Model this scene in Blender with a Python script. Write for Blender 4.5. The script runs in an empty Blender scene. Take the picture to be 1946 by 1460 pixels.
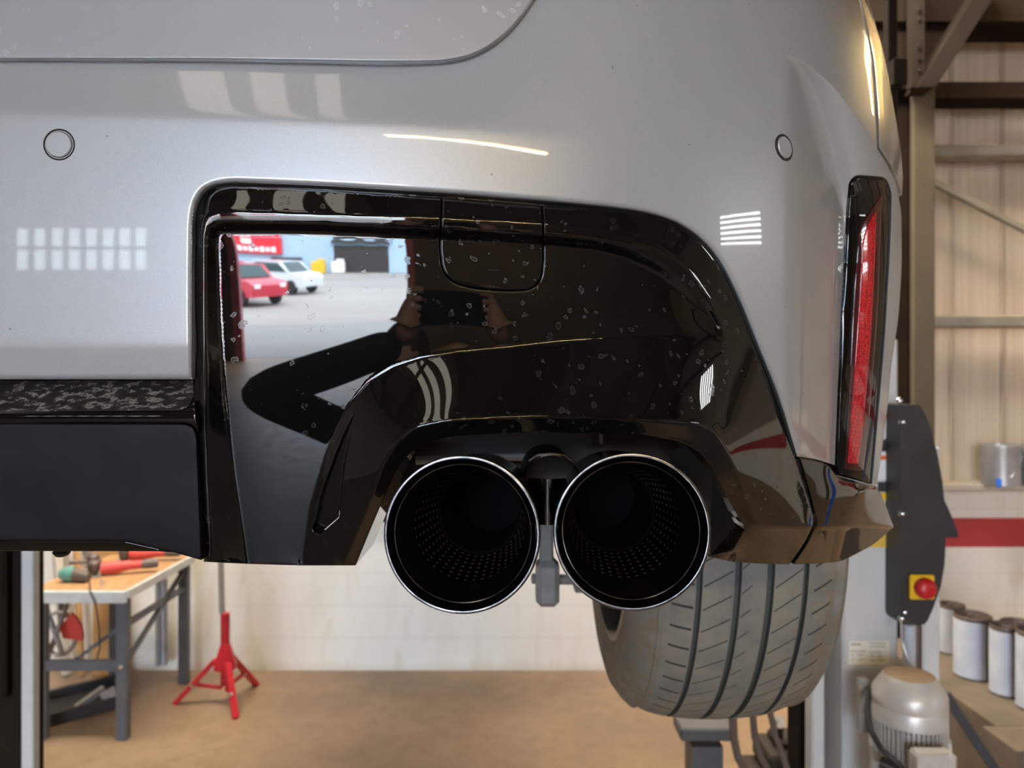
import bpy, math, random
import numpy as np
from mathutils import Vector, Matrix
from mathutils.geometry import delaunay_2d_cdt

random.seed(7)
PI = math.pi
S = bpy.context.scene
COL = S.collection
F = 1400.0          # focal length in pixels of the 1946 wide frame
H = 2.0             # camera height above the workshop floor

# ------------------------------------------------------------------ camera, world, lights, exposure
cam_d = bpy.data.cameras.new('camera')
cam = bpy.data.objects.new('camera', cam_d)
COL.objects.link(cam)
cam.location = (0, 0, H)
cam.rotation_euler = (PI / 2, 0, 0)
cam_d.sensor_width = 36.0
cam_d.lens = 36.0 * F / 1946.0
cam_d.clip_start = 0.01
cam_d.clip_end = 300
cam_d.dof.use_dof = True
cam_d.dof.focus_distance = 0.55
cam_d.dof.aperture_fstop = 8.5
S.camera = cam
S.view_settings.view_transform = 'Standard'
S.view_settings.look = 'None'
S.view_settings.exposure = 1.0
S.view_settings.gamma = 1.0
S.view_settings.use_curve_mapping = False
S.cycles.max_bounces = 10
S.cycles.glossy_bounces = 6
S.cycles.sample_clamp_indirect = 8.0
S.cycles.use_denoising = True

w = bpy.data.worlds.new('daylight')
S.world = w
w.use_nodes = True
bg = w.node_tree.nodes['Background']
bg.inputs[0].default_value = (0.76, 0.86, 1.0, 1)
bg.inputs[1].default_value = 17.5

def area(name, loc, rot, sx, sy, power, col, portal=False):
    l = bpy.data.lights.new(name, 'AREA')
    l.shape = 'RECTANGLE'; l.size = sx; l.size_y = sy
    l.energy = power; l.color = col
    o = bpy.data.objects.new(name, l)
    o.location = loc; o.rotation_euler = rot
    COL.objects.link(o)
    if portal:
        l.cycles.is_portal = True
    return o
sunl = bpy.data.lights.new('sun', 'SUN')
sunl.energy = 14.0; sunl.angle = 0.02; sunl.color = (1.0, 0.93, 0.82)
suno = bpy.data.objects.new('sun', sunl)
suno.rotation_euler = (math.radians(-42), math.radians(20), 0)
COL.objects.link(suno)

# portals over the big doorway and the window band behind the photographer
area('door_portal', (-2.0, -9.05, 2.2), (PI / 2, 0, 0), 5.0, 4.4, 1, (1, 1, 1), True)
# warm ceiling light added to brighten the far wall
area('added_wall_light', (-0.6, 3.9, 5.35), (math.radians(12), 0, 0), 6.0, 1.1, 440, (1.0, 0.90, 0.76))

# ------------------------------------------------------------------ naming helpers
def tag(o, label=None, cat=None, group=None, kind=None):
    if label: o['label'] = label
    if cat: o['category'] = cat
    if group: o['group'] = group
    if kind: o['kind'] = kind
    return o

def empty(name, loc, label, cat, group=None, rz=0):
    o = bpy.data.objects.new(name, None)
    COL.objects.link(o)
    o.location = loc
    o.rotation_euler = (0, 0, rz)
    o.empty_display_size = 0.1
    return tag(o, label, cat, group)

def P(px, py, Y):
    return Vector(((px - 973) / F * Y, Y, H - (py - 730) / F * Y))

# ------------------------------------------------------------------ materials
def mat(name, col, rough=0.5, metal=0.0, spec=0.5, coat=0.0, coat_rough=0.03):
    m = bpy.data.materials.new(name)
    m.use_nodes = True
    b = m.node_tree.nodes['Principled BSDF']
    b.inputs['Base Color'].default_value = (*col, 1)
    b.inputs['Roughness'].default_value = rough
    b.inputs['Metallic'].default_value = metal
    b.inputs['Specular IOR Level'].default_value = spec
    b.inputs['Coat Weight'].default_value = coat
    b.inputs['Coat Roughness'].default_value = coat_rough
    return m

def N(m, t, **kw):
    n = m.node_tree.nodes.new(t)
    for k, v in kw.items():
        setattr(n, k, v)
    return n

def L(m, a, b):
    m.node_tree.links.new(a, b)

def bsdf(m):
    return m.node_tree.nodes['Principled BSDF']

def coords(m, scale=(1, 1, 1), rot=(0, 0, 0), kind='Object'):
    tc = N(m, 'ShaderNodeTexCoord')
    mp = N(m, 'ShaderNodeMapping')
    mp.inputs['Scale'].default_value = scale
    mp.inputs['Rotation'].default_value = rot
    L(m, tc.outputs[kind], mp.inputs[0])
    return mp.outputs[0]

def noise(m, vec, scale, detail=4, rough=0.55):
    n = N(m, 'ShaderNodeTexNoise')
    n.inputs['Scale'].default_value = scale
    n.inputs['Detail'].default_value = detail
    n.inputs['Roughness'].default_value = rough
    L(m, vec, n.inputs['Vector'])
    return n.outputs['Fac']

def ramp(m, fac, stops):
    r = N(m, 'ShaderNodeValToRGB')
    el = r.color_ramp.elements
    while len(el) < len(stops):
        el.new(0.5)
    for e, (p, c) in zip(el, stops):
        e.position = p
        e.color = c if len(c) == 4 else (*c, 1)
    L(m, fac, r.inputs[0])
    return r.outputs[0]

def math_(m, op, a, b=None, c=None):
    n = N(m, 'ShaderNodeMath', operation=op)
    for i, v in enumerate((a, b, c)):
        if v is None: continue
        if isinstance(v, (int, float)): n.inputs[i].default_value = v
        else: L(m, v, n.inputs[i])
    return n.outputs[0]

def mixc(m, fac, a, b):
    n = N(m, 'ShaderNodeMix', data_type='RGBA')
    for sock, v in ((n.inputs[0], fac), (n.inputs[6], a), (n.inputs[7], b)):
        if isinstance(v, (int, float)): sock.default_value = v
        elif isinstance(v, tuple): sock.default_value = (*v, 1)
        else: L(m, v, sock)
    return n.outputs[2]

def bump(m, h, strength=0.2, dist=0.01):
    n = N(m, 'ShaderNodeBump')
    n.inputs['Strength'].default_value = strength
    n.inputs['Distance'].default_value = dist
    L(m, h, n.inputs['Height'])
    L(m, n.outputs[0], bsdf(m).inputs['Normal'])

def noisy(name, c1, c2, scale, rough=0.6, metal=0.0, stretch=(1, 1, 1), bumpy=0.0, spec=0.5, lo=0.35, hi=0.65):
    m = mat(name, c1, rough, metal, spec)
    v = coords(m, stretch)
    f = noise(m, v, scale)
    L(m, ramp(m, f, [(lo, c1), (hi, c2)]), bsdf(m).inputs['Base Color'])
    if bumpy: bump(m, f, bumpy, 0.005)
    return m

def water_spots(m, base, spot, scale, amount, rough0, rough1, masks=None):
    """dried droplets: rings and blobs of lime on the surface"""
    v = coords(m)
    nn = N(m, 'ShaderNodeTexNoise'); nn.inputs['Scale'].default_value = scale * 1.6
    L(m, v, nn.inputs['Vector'])
    vm = N(m, 'ShaderNodeVectorMath', operation='MULTIPLY_ADD')
    L(m, nn.outputs['Color'], vm.inputs[0])
    vm.inputs[1].default_value = (0.9 / scale,) * 3
    L(m, v, vm.inputs[2])
    vo = N(m, 'ShaderNodeTexVoronoi'); vo.inputs['Scale'].default_value = scale
    L(m, vm.outputs[0], vo.inputs['Vector'])
    sep = N(m, 'ShaderNodeSeparateColor'); L(m, vo.outputs['Color'], sep.inputs[0])
    r = math_(m, 'MULTIPLY_ADD', sep.outputs[0], 0.22, 0.07)
    d = vo.outputs['Distance']
    inside = math_(m, 'LESS_THAN', d, r)
    edge = math_(m, 'LESS_THAN', math_(m, 'ABSOLUTE', math_(m, 'SUBTRACT', d, r)), 0.035)
    on = math_(m, 'LESS_THAN', sep.outputs[1], amount)
    big = ramp(m, noise(m, v, 9, 2), [(0.40, (0, 0, 0)), (0.62, (1, 1, 1))])
    f = math_(m, 'ADD', math_(m, 'MULTIPLY', inside, 0.35), math_(m, 'MULTIPLY', edge, 0.65))
    f = math_(m, 'MULTIPLY', math_(m, 'MULTIPLY', f, on), big)
    # fine dust specks
    vo2 = N(m, 'ShaderNodeTexVoronoi'); vo2.inputs['Scale'].default_value = scale * 2.4
    L(m, v, vo2.inputs['Vector'])
    sp2 = N(m, 'ShaderNodeSeparateColor'); L(m, vo2.outputs['Color'], sp2.inputs[0])
    s2 = math_(m, 'MULTIPLY', math_(m, 'LESS_THAN', vo2.outputs['Distance'], 0.10), math_(m, 'LESS_THAN', sp2.outputs[2], 0.10))
    f = math_(m, 'MAXIMUM', f, math_(m, 'MULTIPLY', s2, 0.7))
    b = bsdf(m)
    L(m, mixc(m, f, base, spot), b.inputs['Base Color'])
    rr = math_(m, 'MULTIPLY_ADD', f, rough1 - rough0, rough0)
    L(m, rr, b.inputs['Roughness'])
    L(m, math_(m, 'MULTIPLY_ADD', f, 0.35, rough0), b.inputs['Coat Roughness'])
    return m

M = {}
# body paint: pale grey with fine flake under clear coat
m = mat('grey_body_paint', (0.40, 0.415, 0.42), 0.38, 0.25, 0.5, 1.0, 0.02)
v = coords(m)
f = noise(m, v, 1800, 2)
g = noise(m, v, 240, 3)
c = ramp(m, f, [(0.3, (0.36, 0.375, 0.38)), (0.7, (0.44, 0.455, 0.46))])
vo = N(m, 'ShaderNodeTexVoronoi'); vo.inputs['Scale'].default_value = 95
L(m, v, vo.inputs['Vector'])
sp = N(m, 'ShaderNodeSeparateColor'); L(m, vo.outputs['Color'], sp.inputs[0])
dirt = math_(m, 'MULTIPLY', math_(m, 'LESS_THAN', vo.outputs['Distance'], 0.09), math_(m, 'LESS_THAN', sp.outputs[0], 0.06))
L(m, mixc(m, math_(m, 'MULTIPLY', dirt, 0.6), c, (0.12, 0.11, 0.10)), bsdf(m).inputs['Base Color'])
M['paint'] = m
m = mat('dusty_grey_tailgate_paint', (0.36, 0.375, 0.39), 0.40, 0.25, 0.5, 1.0, 0.12)
water_spots(m, (0.37, 0.38, 0.40), (0.58, 0.60, 0.63), 110, 0.5, 0.40, 0.6)
M['paint_dusty'] = m
M['gloss'] = water_spots(mat('gloss_black_trim', (0.004, 0.004, 0.004), 0.02, 0, 0.5, 0.45, 0.015), (0.004, 0.004, 0.0045), (0.045, 0.042, 0.040), 120, 0.6, 0.02, 0.35)
M['gloss_clean'] = mat('gloss_black_plastic', (0.004, 0.004, 0.004), 0.03, 0, 0.5, 0.25, 0.02)
m = mat('matt_black_plastic', (0.012, 0.012, 0.013), 0.42, 0, 0.22)
f = noise(m, coords(m), 25, 5)
L(m, ramp(m, f, [(0.35, (0.004, 0.004, 0.0045)), (0.75, (0.012, 0.013, 0.015))]), bsdf(m).inputs['Base Color'])
M['matt'] = m
m = mat('dirty_black_plastic', (0.02, 0.02, 0.02), 0.5, 0, 0.4)
v = coords(m, (1, 1, 1.9))
f = noise(m, v, 110, 5, 0.6)
L(m, ramp(m, f, [(0.44, (0.018, 0.017, 0.018)), (0.53, (0.04, 0.037, 0.035)), (0.60, (0.30, 0.27, 0.24)), (0.64, (0.05, 0.047, 0.045))]), bsdf(m).inputs['Base Color'])
M['dirtyplastic'] = m
M['rubber'] = mat('black_rubber', (0.012, 0.012, 0.012), 0.55)
M['gap'] = mat('shadowed_substrate_plastic', (0.004, 0.004, 0.004), 0.8, 0, 0.1)
M['chrome'] = mat('bright_steel', (0.75, 0.76, 0.78), 0.18, 1)
M['blackchrome'] = noisy('black_chrome', (0.035, 0.033, 0.033), (0.065, 0.06, 0.058), 60, 0.13, 1.0)
M['rimsteel'] = noisy('worn_dark_steel_rim', (0.10, 0.10, 0.105), (0.36, 0.355, 0.37), 70, 0.26, 1.0)
M['inner_black'] = noisy('sooty_pipe', (0.006, 0.006, 0.006), (0.016, 0.014, 0.012), 40, 0.42, 0.6)
# perforated liner: rows of small slots round the bore
m = mat('perforated_liner_steel', (0.03, 0.025, 0.02), 0.22, 1)
tc = N(m, 'ShaderNodeTexCoord')
sx = N(m, 'ShaderNodeSeparateXYZ'); L(m, tc.outputs['UV'], sx.inputs[0])
u = math_(m, 'FRACT', math_(m, 'MULTIPLY', sx.outputs[0], 40))
vv = math_(m, 'FRACT', math_(m, 'MULTIPLY', sx.outputs[1], 7))
uu = math_(m, 'LESS_THAN', math_(m, 'ABSOLUTE', math_(m, 'SUBTRACT', u, 0.5)), 0.17)
vw = math_(m, 'LESS_THAN', math_(m, 'ABSOLUTE', math_(m, 'SUBTRACT', vv, 0.5)), 0.13)
hole = math_(m, 'MULTIPLY', uu, vw)
L(m, mixc(m, hole, (0.075, 0.050, 0.032), (0.45, 0.33, 0.24)), bsdf(m).inputs['Base Color'])  # pale slot glints and brown floor reflection are painted into the colour
L(m, math_(m, 'MULTIPLY_ADD', hole, 0.4, 0.24), bsdf(m).inputs['Roughness'])
M['perf'] = m
# red reflector: cube-corner beads under a red lens
m = mat('red_reflector_lens', (0.5, 0.0, 0.012), 0.15, 0, 0.5, 1.0, 0.02)
vo = N(m, 'ShaderNodeTexVoronoi'); vo.inputs['Scale'].default_value = 380; vo.inputs['Randomness'].default_value = 0.45
L(m, coords(m), vo.inputs['Vector'])
L(m, ramp(m, vo.outputs['Distance'], [(0.0, (0.95, 0.03, 0.04)), (0.35, (0.60, 0.0, 0.012)), (0.7, (0.25, 0.0, 0.006))]), bsdf(m).inputs['Base Color'])
M['lens'] = m
M['lens_dark'] = mat('dark_red_lens_border', (0.05, 0.0, 0.004), 0.1, 0, 0.5, 1.0, 0.02)
M['castmetal'] = noisy('dusty_cast_metal', (0.26, 0.265, 0.26), (0.36, 0.365, 0.36), 30, 0.6)
M['darkmetal'] = noisy('brown_grimy_metal', (0.022, 0.017, 0.013), (0.05, 0.04, 0.032), 14, 0.5, 0.4)
M['alloy'] = mat('grey_alloy', (0.22, 0.21, 0.20), 0.35, 0.8)
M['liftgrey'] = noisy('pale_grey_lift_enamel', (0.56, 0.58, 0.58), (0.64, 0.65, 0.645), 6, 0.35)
M['liftgrey2'] = noisy('mid_grey_enamel', (0.30, 0.29, 0.27), (0.36, 0.35, 0.32), 6, 0.4)  # mid-grey enamel of the cable bracket and reel frame
M['darkcover'] = noisy('charcoal_plastic', (0.026, 0.025, 0.026), (0.034, 0.033, 0.034), 10, 0.5)
M['yellow'] = mat('yellow_plastic', (0.80, 0.50, 0.02), 0.4)
M['red'] = mat('red_plastic', (0.50, 0.012, 0.02), 0.35)
M['redpaint'] = noisy('red_enamel', (0.50, 0.015, 0.03), (0.60, 0.03, 0.045), 12, 0.4)
M['cream_label'] = mat('cream_paper', (0.80, 0.78, 0.68), 0.5)
M['greyprint'] = mat('grey_print', (0.35, 0.35, 0.32), 0.6)
M['white'] = mat('white_paper', (0.80, 0.80, 0.80), 0.5)
M['orange'] = mat('orange_print', (0.85, 0.16, 0.03), 0.5)
M['black'] = mat('black_print', (0.03, 0.03, 0.03), 0.5)
M['blue'] = mat('blue_plastic', (0.02, 0.13, 0.62), 0.4)
M['steelcol'] = noisy('grey_brown_painted_steel', (0.085, 0.068, 0.045), (0.10, 0.08, 0.055), 5, 0.7, 0.0, (1, 1, 1), 0.0, 0.2)
M['steeldark'] = noisy('dark_brown_painted_steel', (0.016, 0.010, 0.007), (0.022, 0.015, 0.010), 5, 0.8, 0.0, (1, 1, 1), 0.0, 0.08)
M['steelbrace'] = noisy('brown_painted_brace', (0.022, 0.016, 0.012), (0.030, 0.022, 0.017), 5, 0.8, 0.0, (1, 1, 1), 0.0, 0.1)
M['girt'] = noisy('galvanised_girt', (0.26, 0.235, 0.19), (0.34, 0.31, 0.25), 5, 0.5, 0.2)
M['benchsteel'] = noisy('grey_blue_bench_steel', (0.085, 0.09, 0.10), (0.11, 0.115, 0.125), 8, 0.45)
M['benchtop'] = noisy('worn_plywood', (0.36, 0.19, 0.075), (0.48, 0.28, 0.13), 7, 0.55, stretch=(6, 1, 1))
M['benchedge'] = noisy('pale_grey_bench_edge', (0.50, 0.52, 0.50), (0.58, 0.60, 0.58), 20, 0.5)
M['cardboard'] = noisy('brown_cardboard', (0.10, 0.074, 0.052), (0.13, 0.097, 0.068), 8, 0.8)
M['wrap'] = noisy('white_blue_wrapping_film', (0.44, 0.48, 0.56), (0.56, 0.60, 0.66), 6, 0.3)
M['tubegrey'] = noisy('brushed_steel_can', (0.36, 0.37, 0.38), (0.46, 0.47, 0.48), 6, 0.35, 0.5)
M['galv'] = mat('galvanised_tube', (0.45, 0.45, 0.44), 0.4, 0.6)
M['toolred'] = mat('red_tool_plastic', (0.55, 0.05, 0.035), 0.45)
M['toolgrey'] = mat('brown_grey_tool_metal', (0.12, 0.09, 0.08), 0.5, 0.3)
M['toolgreen'] = mat('green_tool_plastic', (0.10, 0.26, 0.22), 0.45)
M['ply'] = noisy('tan_plywood_board', (0.50, 0.27, 0.10), (0.60, 0.34, 0.14), 5, 0.6, stretch=(1, 1, 0.2))
M['hose'] = mat('brown_grey_rubber_hose', (0.13, 0.10, 0.085), 0.5)
M['aluminium'] = noisy('cast_aluminium_motor', (0.56, 0.54, 0.50), (0.66, 0.64, 0.60), 10, 0.38, 0.3)
M['dustytop'] = noisy('dust_covered_fan_grille', (0.42, 0.29, 0.17), (0.50, 0.36, 0.22), 90, 0.8, bumpy=0.3)
# tyre: dusty rubber, thin sipes across the ribs (generated from angle and width stored in the UV)
m = mat('dusty_tyre_rubber', (0.17, 0.165, 0.155), 0.75, 0, 0.3)
tc = N(m, 'ShaderNodeTexCoord')
sx = N(m, 'ShaderNodeSeparateXYZ'); L(m, tc.outputs['UV'], sx.inputs[0])
ang = math_(m, 'MULTIPLY', sx.outputs[0], 66.0)        # sipes round the wheel
wid = sx.outputs[1]                                  # 0..1 over the tread width
def band(a, b):
    return math_(m, 'MULTIPLY', math_(m, 'GREATER_THAN', wid, a), math_(m, 'LESS_THAN', wid, b))
def line(skew, a, b, w=0.045, off=0.0):
    ph = math_(m, 'FRACT', math_(m, 'ADD', ang, math_(m, 'MULTIPLY_ADD', wid, skew, off)))
    return math_(m, 'MULTIPLY', math_(m, 'LESS_THAN', math_(m, 'ABSOLUTE', math_(m, 'SUBTRACT', ph, 0.5)), w), band(a, b))
s = line(-0.6, 0.03, 0.155, 0.055)
for t in (line(4.0, 0.21, 0.375, 0.032), line(6.0, 0.43, 0.49, 0.03), line(4.5, 0.63, 0.79, 0.032), line(3.0, 0.87, 0.99, 0.05)):
    s = math_(m, 'MAXIMUM', s, t)
dust = ramp(m, noise(m, coords(m), 22, 5), [(0.35, (0.22, 0.222, 0.21)), (0.65, (0.31, 0.29, 0.25))])
sh = math_(m, 'MAXIMUM', math_(m, 'GREATER_THAN', wid, 0.93), math_(m, 'LESS_THAN', wid, -0.0))
brown = mixc(m, math_(m, 'MULTIPLY', sh, ramp(m, noise(m, coords(m), 60, 5), [(0.45, (0, 0, 0)), (0.6, (1, 1, 1))])), dust, (0.26, 0.22, 0.17))
L(m, mixc(m, s, brown, (0.045, 0.052, 0.05)), bsdf(m).inputs['Base Color'])
bump(m, math_(m, 'SUBTRACT', 1.0, s), 0.6, 0.003)
M['tyre'] = m
M['groove'] = mat('tyre_groove_rubber', (0.085, 0.097, 0.095), 0.7)
# floor
m = mat('stained_concrete_floor', (0.3, 0.2, 0.12), 0.33, 0, 0.5)
v = coords(m)
a = noise(m, v, 0.9, 6)
b_ = noise(m, v, 9, 5, 0.65)
c = ramp(m, a, [(0.32, (0.200, 0.135, 0.085)), (0.5, (0.290, 0.190, 0.110)), (0.7, (0.350, 0.240, 0.150))])
c = mixc(m, math_(m, 'MULTIPLY', ramp(m, b_, [(0.45, (0, 0, 0)), (0.75, (1, 1, 1))]), 0.45), c, (0.17, 0.125, 0.085))
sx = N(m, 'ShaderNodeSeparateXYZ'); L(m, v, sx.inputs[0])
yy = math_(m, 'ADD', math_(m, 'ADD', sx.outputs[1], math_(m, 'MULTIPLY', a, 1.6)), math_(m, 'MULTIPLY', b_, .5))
shade_band = ramp(m, math_(m, 'MULTIPLY_ADD', math_(m, 'ABSOLUTE', math_(m, 'ADD', yy, 1.9)), 0.25, 0.0), [(0.55, (1, 1, 1)), (0.80, (0, 0, 0))])  # broad dark band: shade around the camera painted into the floor colour
c = mixc(m, math_(m, 'MULTIPLY', shade_band, 0.85), c, (0.045, 0.040, 0.035))
L(m, c, bsdf(m).inputs['Base Color'])
L(m, math_(m, 'MULTIPLY_ADD', b_, 0.3, 0.30), bsdf(m).inputs['Roughness'])
bump(m, b_, 0.08, 0.004)
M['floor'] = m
# painted block wall, cream with a red band; courses in the mesh material
m = mat('cream_painted_blockwork', (0.8, 0.78, 0.7), 0.5)
v = coords(m)
sx = N(m, 'ShaderNodeSeparateXYZ'); L(m, v, sx.inputs[0])
st = noise(m, coords(m, (1.6, 1, 0.35)), 2.2, 5)
c = ramp(m, st, [(0.35, (0.76, 0.72, 0.62)), (0.55, (0.84, 0.81, 0.74)), (0.75, (0.80, 0.80, 0.76))])
st2 = noise(m, coords(m, (3.2, 1, 0.8)), 1.7, 4)
c = mixc(m, math_(m, 'MULTIPLY', ramp(m, st2, [(0.60, (0, 0, 0)), (0.68, (1, 1, 1))]), 0.30), c, (0.62, 0.48, 0.30))
zf = math_(m, 'FRACT', math_(m, 'MULTIPLY', sx.outputs[2], 1 / 0.225))
jl = math_(m, 'LESS_THAN', zf, 0.035)
c = mixc(m, math_(m, 'MULTIPLY', jl, 0.22), c, (0.52, 0.46, 0.38))
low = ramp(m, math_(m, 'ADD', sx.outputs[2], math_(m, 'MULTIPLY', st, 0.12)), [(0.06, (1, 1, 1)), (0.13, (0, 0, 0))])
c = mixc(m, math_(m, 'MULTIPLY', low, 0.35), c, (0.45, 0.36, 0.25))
rb = math_(m, 'MULTIPLY', math_(m, 'MULTIPLY', math_(m, 'GREATER_THAN', sx.outputs[2], 0.862), math_(m, 'LESS_THAN', sx.outputs[2], 1.066)), math_(m, 'GREATER_THAN', sx.outputs[0], 1.6))
c = mixc(m, rb, c, (0.46, 0.045, 0.05))
L(m, c, bsdf(m).inputs['Base Color'])
bump(m, math_(m, 'SUBTRACT', 1, jl), 0.3, 0.004)
M['dado'] = m
M['cladding'] = noisy('cream_sheet_cladding', (0.66, 0.55, 0.42), (0.76, 0.65, 0.51), 3, 0.5, stretch=(9, 1, 0.25))
M['clad_rib'] = mat('cladding_rib', (0.52, 0.43, 0.33), 0.5)
M['sill'] = noisy('concrete_sill', (0.50, 0.44, 0.34), (0.58, 0.52, 0.42), 8, 0.7)
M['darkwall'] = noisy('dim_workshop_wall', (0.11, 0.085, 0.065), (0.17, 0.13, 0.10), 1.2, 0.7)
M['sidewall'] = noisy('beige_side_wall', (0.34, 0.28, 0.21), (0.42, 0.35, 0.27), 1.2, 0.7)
M['ceiling'] = noisy('brown_roof_deck', (0.075, 0.052, 0.036), (0.11, 0.078, 0.055), 1.5, 0.8)
M['roofsheet'] = mat('translucent_roof_sheet', (0.6, 0.6, 0.55), 0.6)
M['asphalt'] = noisy('sunlit_yard_concrete', (0.30, 0.28, 0.26), (0.38, 0.36, 0.33), 0.25, 0.8, stretch=(0.4, 1, 1))
M['facade'] = noisy('pale_blue_facade', (0.36, 0.52, 0.68), (0.42, 0.57, 0.72), 0.3, 0.7)
M['facade_dark'] = mat('dark_doorway', (0.035, 0.03, 0.028), 0.6)
M['signred'] = mat('red_sign_board', (0.72, 0.02, 0.035), 0.5)
M['signwhite'] = mat('white_sign_lettering', (0.9, 0.9, 0.9), 0.5)
M['carred'] = mat('red_car_paint', (0.55, 0.02, 0.05), 0.3, 0, 0.5, 0.6)
M['carwhite'] = mat('white_car_paint', (0.72, 0.76, 0.80), 0.3, 0, 0.5, 0.6)
M['carglass'] = mat('dark_car_glass', (0.03, 0.07, 0.07), 0.05)
M['pinkbrick'] = noisy('red_painted_pillar', (0.55, 0.10, 0.13), (0.68, 0.28, 0.30), 5, 0.7)
M['skin'] = mat('skin', (0.42, 0.25, 0.18), 0.5)
M['navy'] = mat('dark_navy_cloth', (0.012, 0.012, 0.016), 0.9)
M['trouser'] = mat('black_work_trousers', (0.012, 0.011, 0.011), 0.9)
M['hair'] = mat('dark_hair', (0.02, 0.014, 0.01), 0.7)
M['phone'] = mat('black_phone_glass', (0.01, 0.01, 0.012), 0.1)
def emis(name, col, s):
    m = mat(name, (0.8, 0.8, 0.8), 0.4)
    b = bsdf(m)
    b.inputs['Emission Color'].default_value = (*col, 1)
    b.inputs['Emission Strength'].default_value = s
    return m
M['tube'] = emis('warm_fluorescent_tube', (1.0, 0.62, 0.12), 60)
M['louvre'] = emis('sky_through_louvre', (0.92, 0.97, 1.0), 12.0)
M['roofdim'] = emis('dull_daylit_roof_sheet', (1.0, 0.92, 0.74), 1.0)
M['winsheet'] = emis('daylit_polycarbonate_sheet', (0.80, 0.92, 1.0), 3.2)
M['fillglow'] = emis('added_roof_glow', (1.0, 0.94, 0.84), 2.0)  # glow for the panel added above the far-wall light

# ------------------------------------------------------------------ mesh builder
class MB:
    def __init__(self):
        self.v = []; self.f = []; self.mi = []; self.uv = {}; self.sm = []
    def add(self, vs, fs, mi=0, smooth=False):
        b = len(self.v)
        self.v += [tuple(x) for x in vs]
        for f in fs:
            self.f.append(tuple(b + i for i in f)); self.mi.append(mi); self.sm.append(smooth)
        return self
    def box(self, c, s, mi=0, rot=None, bev=0.0):
        hx, hy, hz = s[0] / 2, s[1] / 2, s[2] / 2
        if bev <= 0:
            vs = [Vector((x * hx, y * hy, z * hz)) for z in (-1, 1) for y in (-1, 1) for x in (-1, 1)]
            fs = [(0, 2, 3, 1), (4, 5, 7, 6), (0, 1, 5, 4), (2, 6, 7, 3), (0, 4, 6, 2), (1, 3, 7, 5)]
        else:
            bev = min(bev, hx * .9, hy * .9, hz * .9)
            vs = []; idx = {}
            for sx in (-1, 1):
                for sy in (-1, 1):
                    for sz in (-1, 1):
                        for k, q in enumerate(((hx, hy - bev, hz - bev), (hx - bev, hy, hz - bev), (hx - bev, hy - bev, hz))):
                            idx[(sx, sy, sz, k)] = len(vs)
                            vs.append(Vector((sx * q[0], sy * q[1], sz * q[2])))
            fs = []
            I = idx
            for s_ in (-1, 1):
                for k, o in ((0, [(s_, a, b) for a, b in ((-1, -1), (1, -1), (1, 1), (-1, 1))]),
                             (1, [(a, s_, b) for a, b in ((-1, -1), (-1, 1), (1, 1), (1, -1))]),
                             (2, [(a, b, s_) for a, b in ((-1, -1), (1, -1), (1, 1), (-1, 1))])):
                    q = [I[(*t, k)] for t in o]
                    fs.append(tuple(q if s_ > 0 else q[::-1]))
            for sx in (-1, 1):
                for sy in (-1, 1):
                    fs.append((I[(sx, sy, -1, 0)], I[(sx, sy, 1, 0)], I[(sx, sy, 1, 1)], I[(sx, sy, -1, 1)]))
                    fs.append((I[(sx, -1, sy, 0)], I[(sx, 1, sy, 0)], I[(sx, 1, sy, 2)], I[(sx, -1, sy, 2)]))
                    fs.append((I[(-1, sx, sy, 1)], I[(1, sx, sy, 1)], I[(1, sx, sy, 2)], I[(-1, sx, sy, 2)]))
                    for sz in (-1, 1):
                        fs.append(tuple(I[(sx, sy, sz, k)] for k in range(3)))
        if rot is not None: vs = [rot @ p for p in vs]
        c = Vector(c)
        return self.add([p + c for p in vs], fs, mi)
    def bar(self, a, b, wx, wy, mi=0):
        a = Vector(a); b = Vector(b); d = b - a
        q = d.to_track_quat('Z', 'Y').to_matrix()
        return self.box((a + b) / 2, (wx, wy, d.length), mi, q, min(wx, wy) * .12)
    def tube(self, pts, r, n=10, mi=0, caps=True):
        pts = [Vector(p) for p in pts]
        rs = r if isinstance(r, (list, tuple)) else [r] * len(pts)
        vs = []; up = None
        for i, p in enumerate(pts):
            d = (pts[min(i + 1, len(pts) - 1)] - pts[max(i - 1, 0)]).normalized()
            if up is None:
                up = d.orthogonal().normalized()
            up = (up - d * up.dot(d)).normalized()
            sd = d.cross(up)
            for k in range(n):
                a = 2 * PI * k / n
                vs.append(p + (up * math.cos(a) + sd * math.sin(a)) * rs[i])
        fs = [(i * n + k, i * n + (k + 1) % n, (i + 1) * n + (k + 1) % n, (i + 1) * n + k) for i in range(len(pts) - 1) for k in range(n)]
        self.add(vs, fs, mi, True)
        if caps:
            self.add(vs[:n], [tuple(range(n))[::-1]], mi)
            self.add(vs[-n:], [tuple(range(n))], mi)
        return self
    def lathe(self, prof, org, axis=(0, 0, 1), n=48, mi=0, smooth=True):
        """prof: (s, r) or (s, r, mat) along axis from org"""
        ax = Vector(axis).normalized(); e1 = ax.orthogonal().normalized(); e2 = ax.cross(e1)
        org = Vector(org)
        b = len(self.v)
        for q in prof:
            for k in range(n):
                a = 2 * PI * k / n
                self.v.append(tuple(org + ax * q[0] + (e1 * math.cos(a) + e2 * math.sin(a)) * q[1]))
        for i in range(len(prof) - 1):
            mm = prof[i][2] if len(prof[i]) > 2 else mi
            for k in range(n):
                self.f.append((b + i * n + k, b + i * n + (k + 1) % n, b + (i + 1) * n + (k + 1) % n, b + (i + 1) * n + k))
                self.mi.append(mm); self.sm.append(smooth)
                self.uv[len(self.f) - 1] = ((k / n, i), ((k + 1) / n, i), ((k + 1) / n, i + 1), (k / n, i + 1))
        return self
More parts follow.
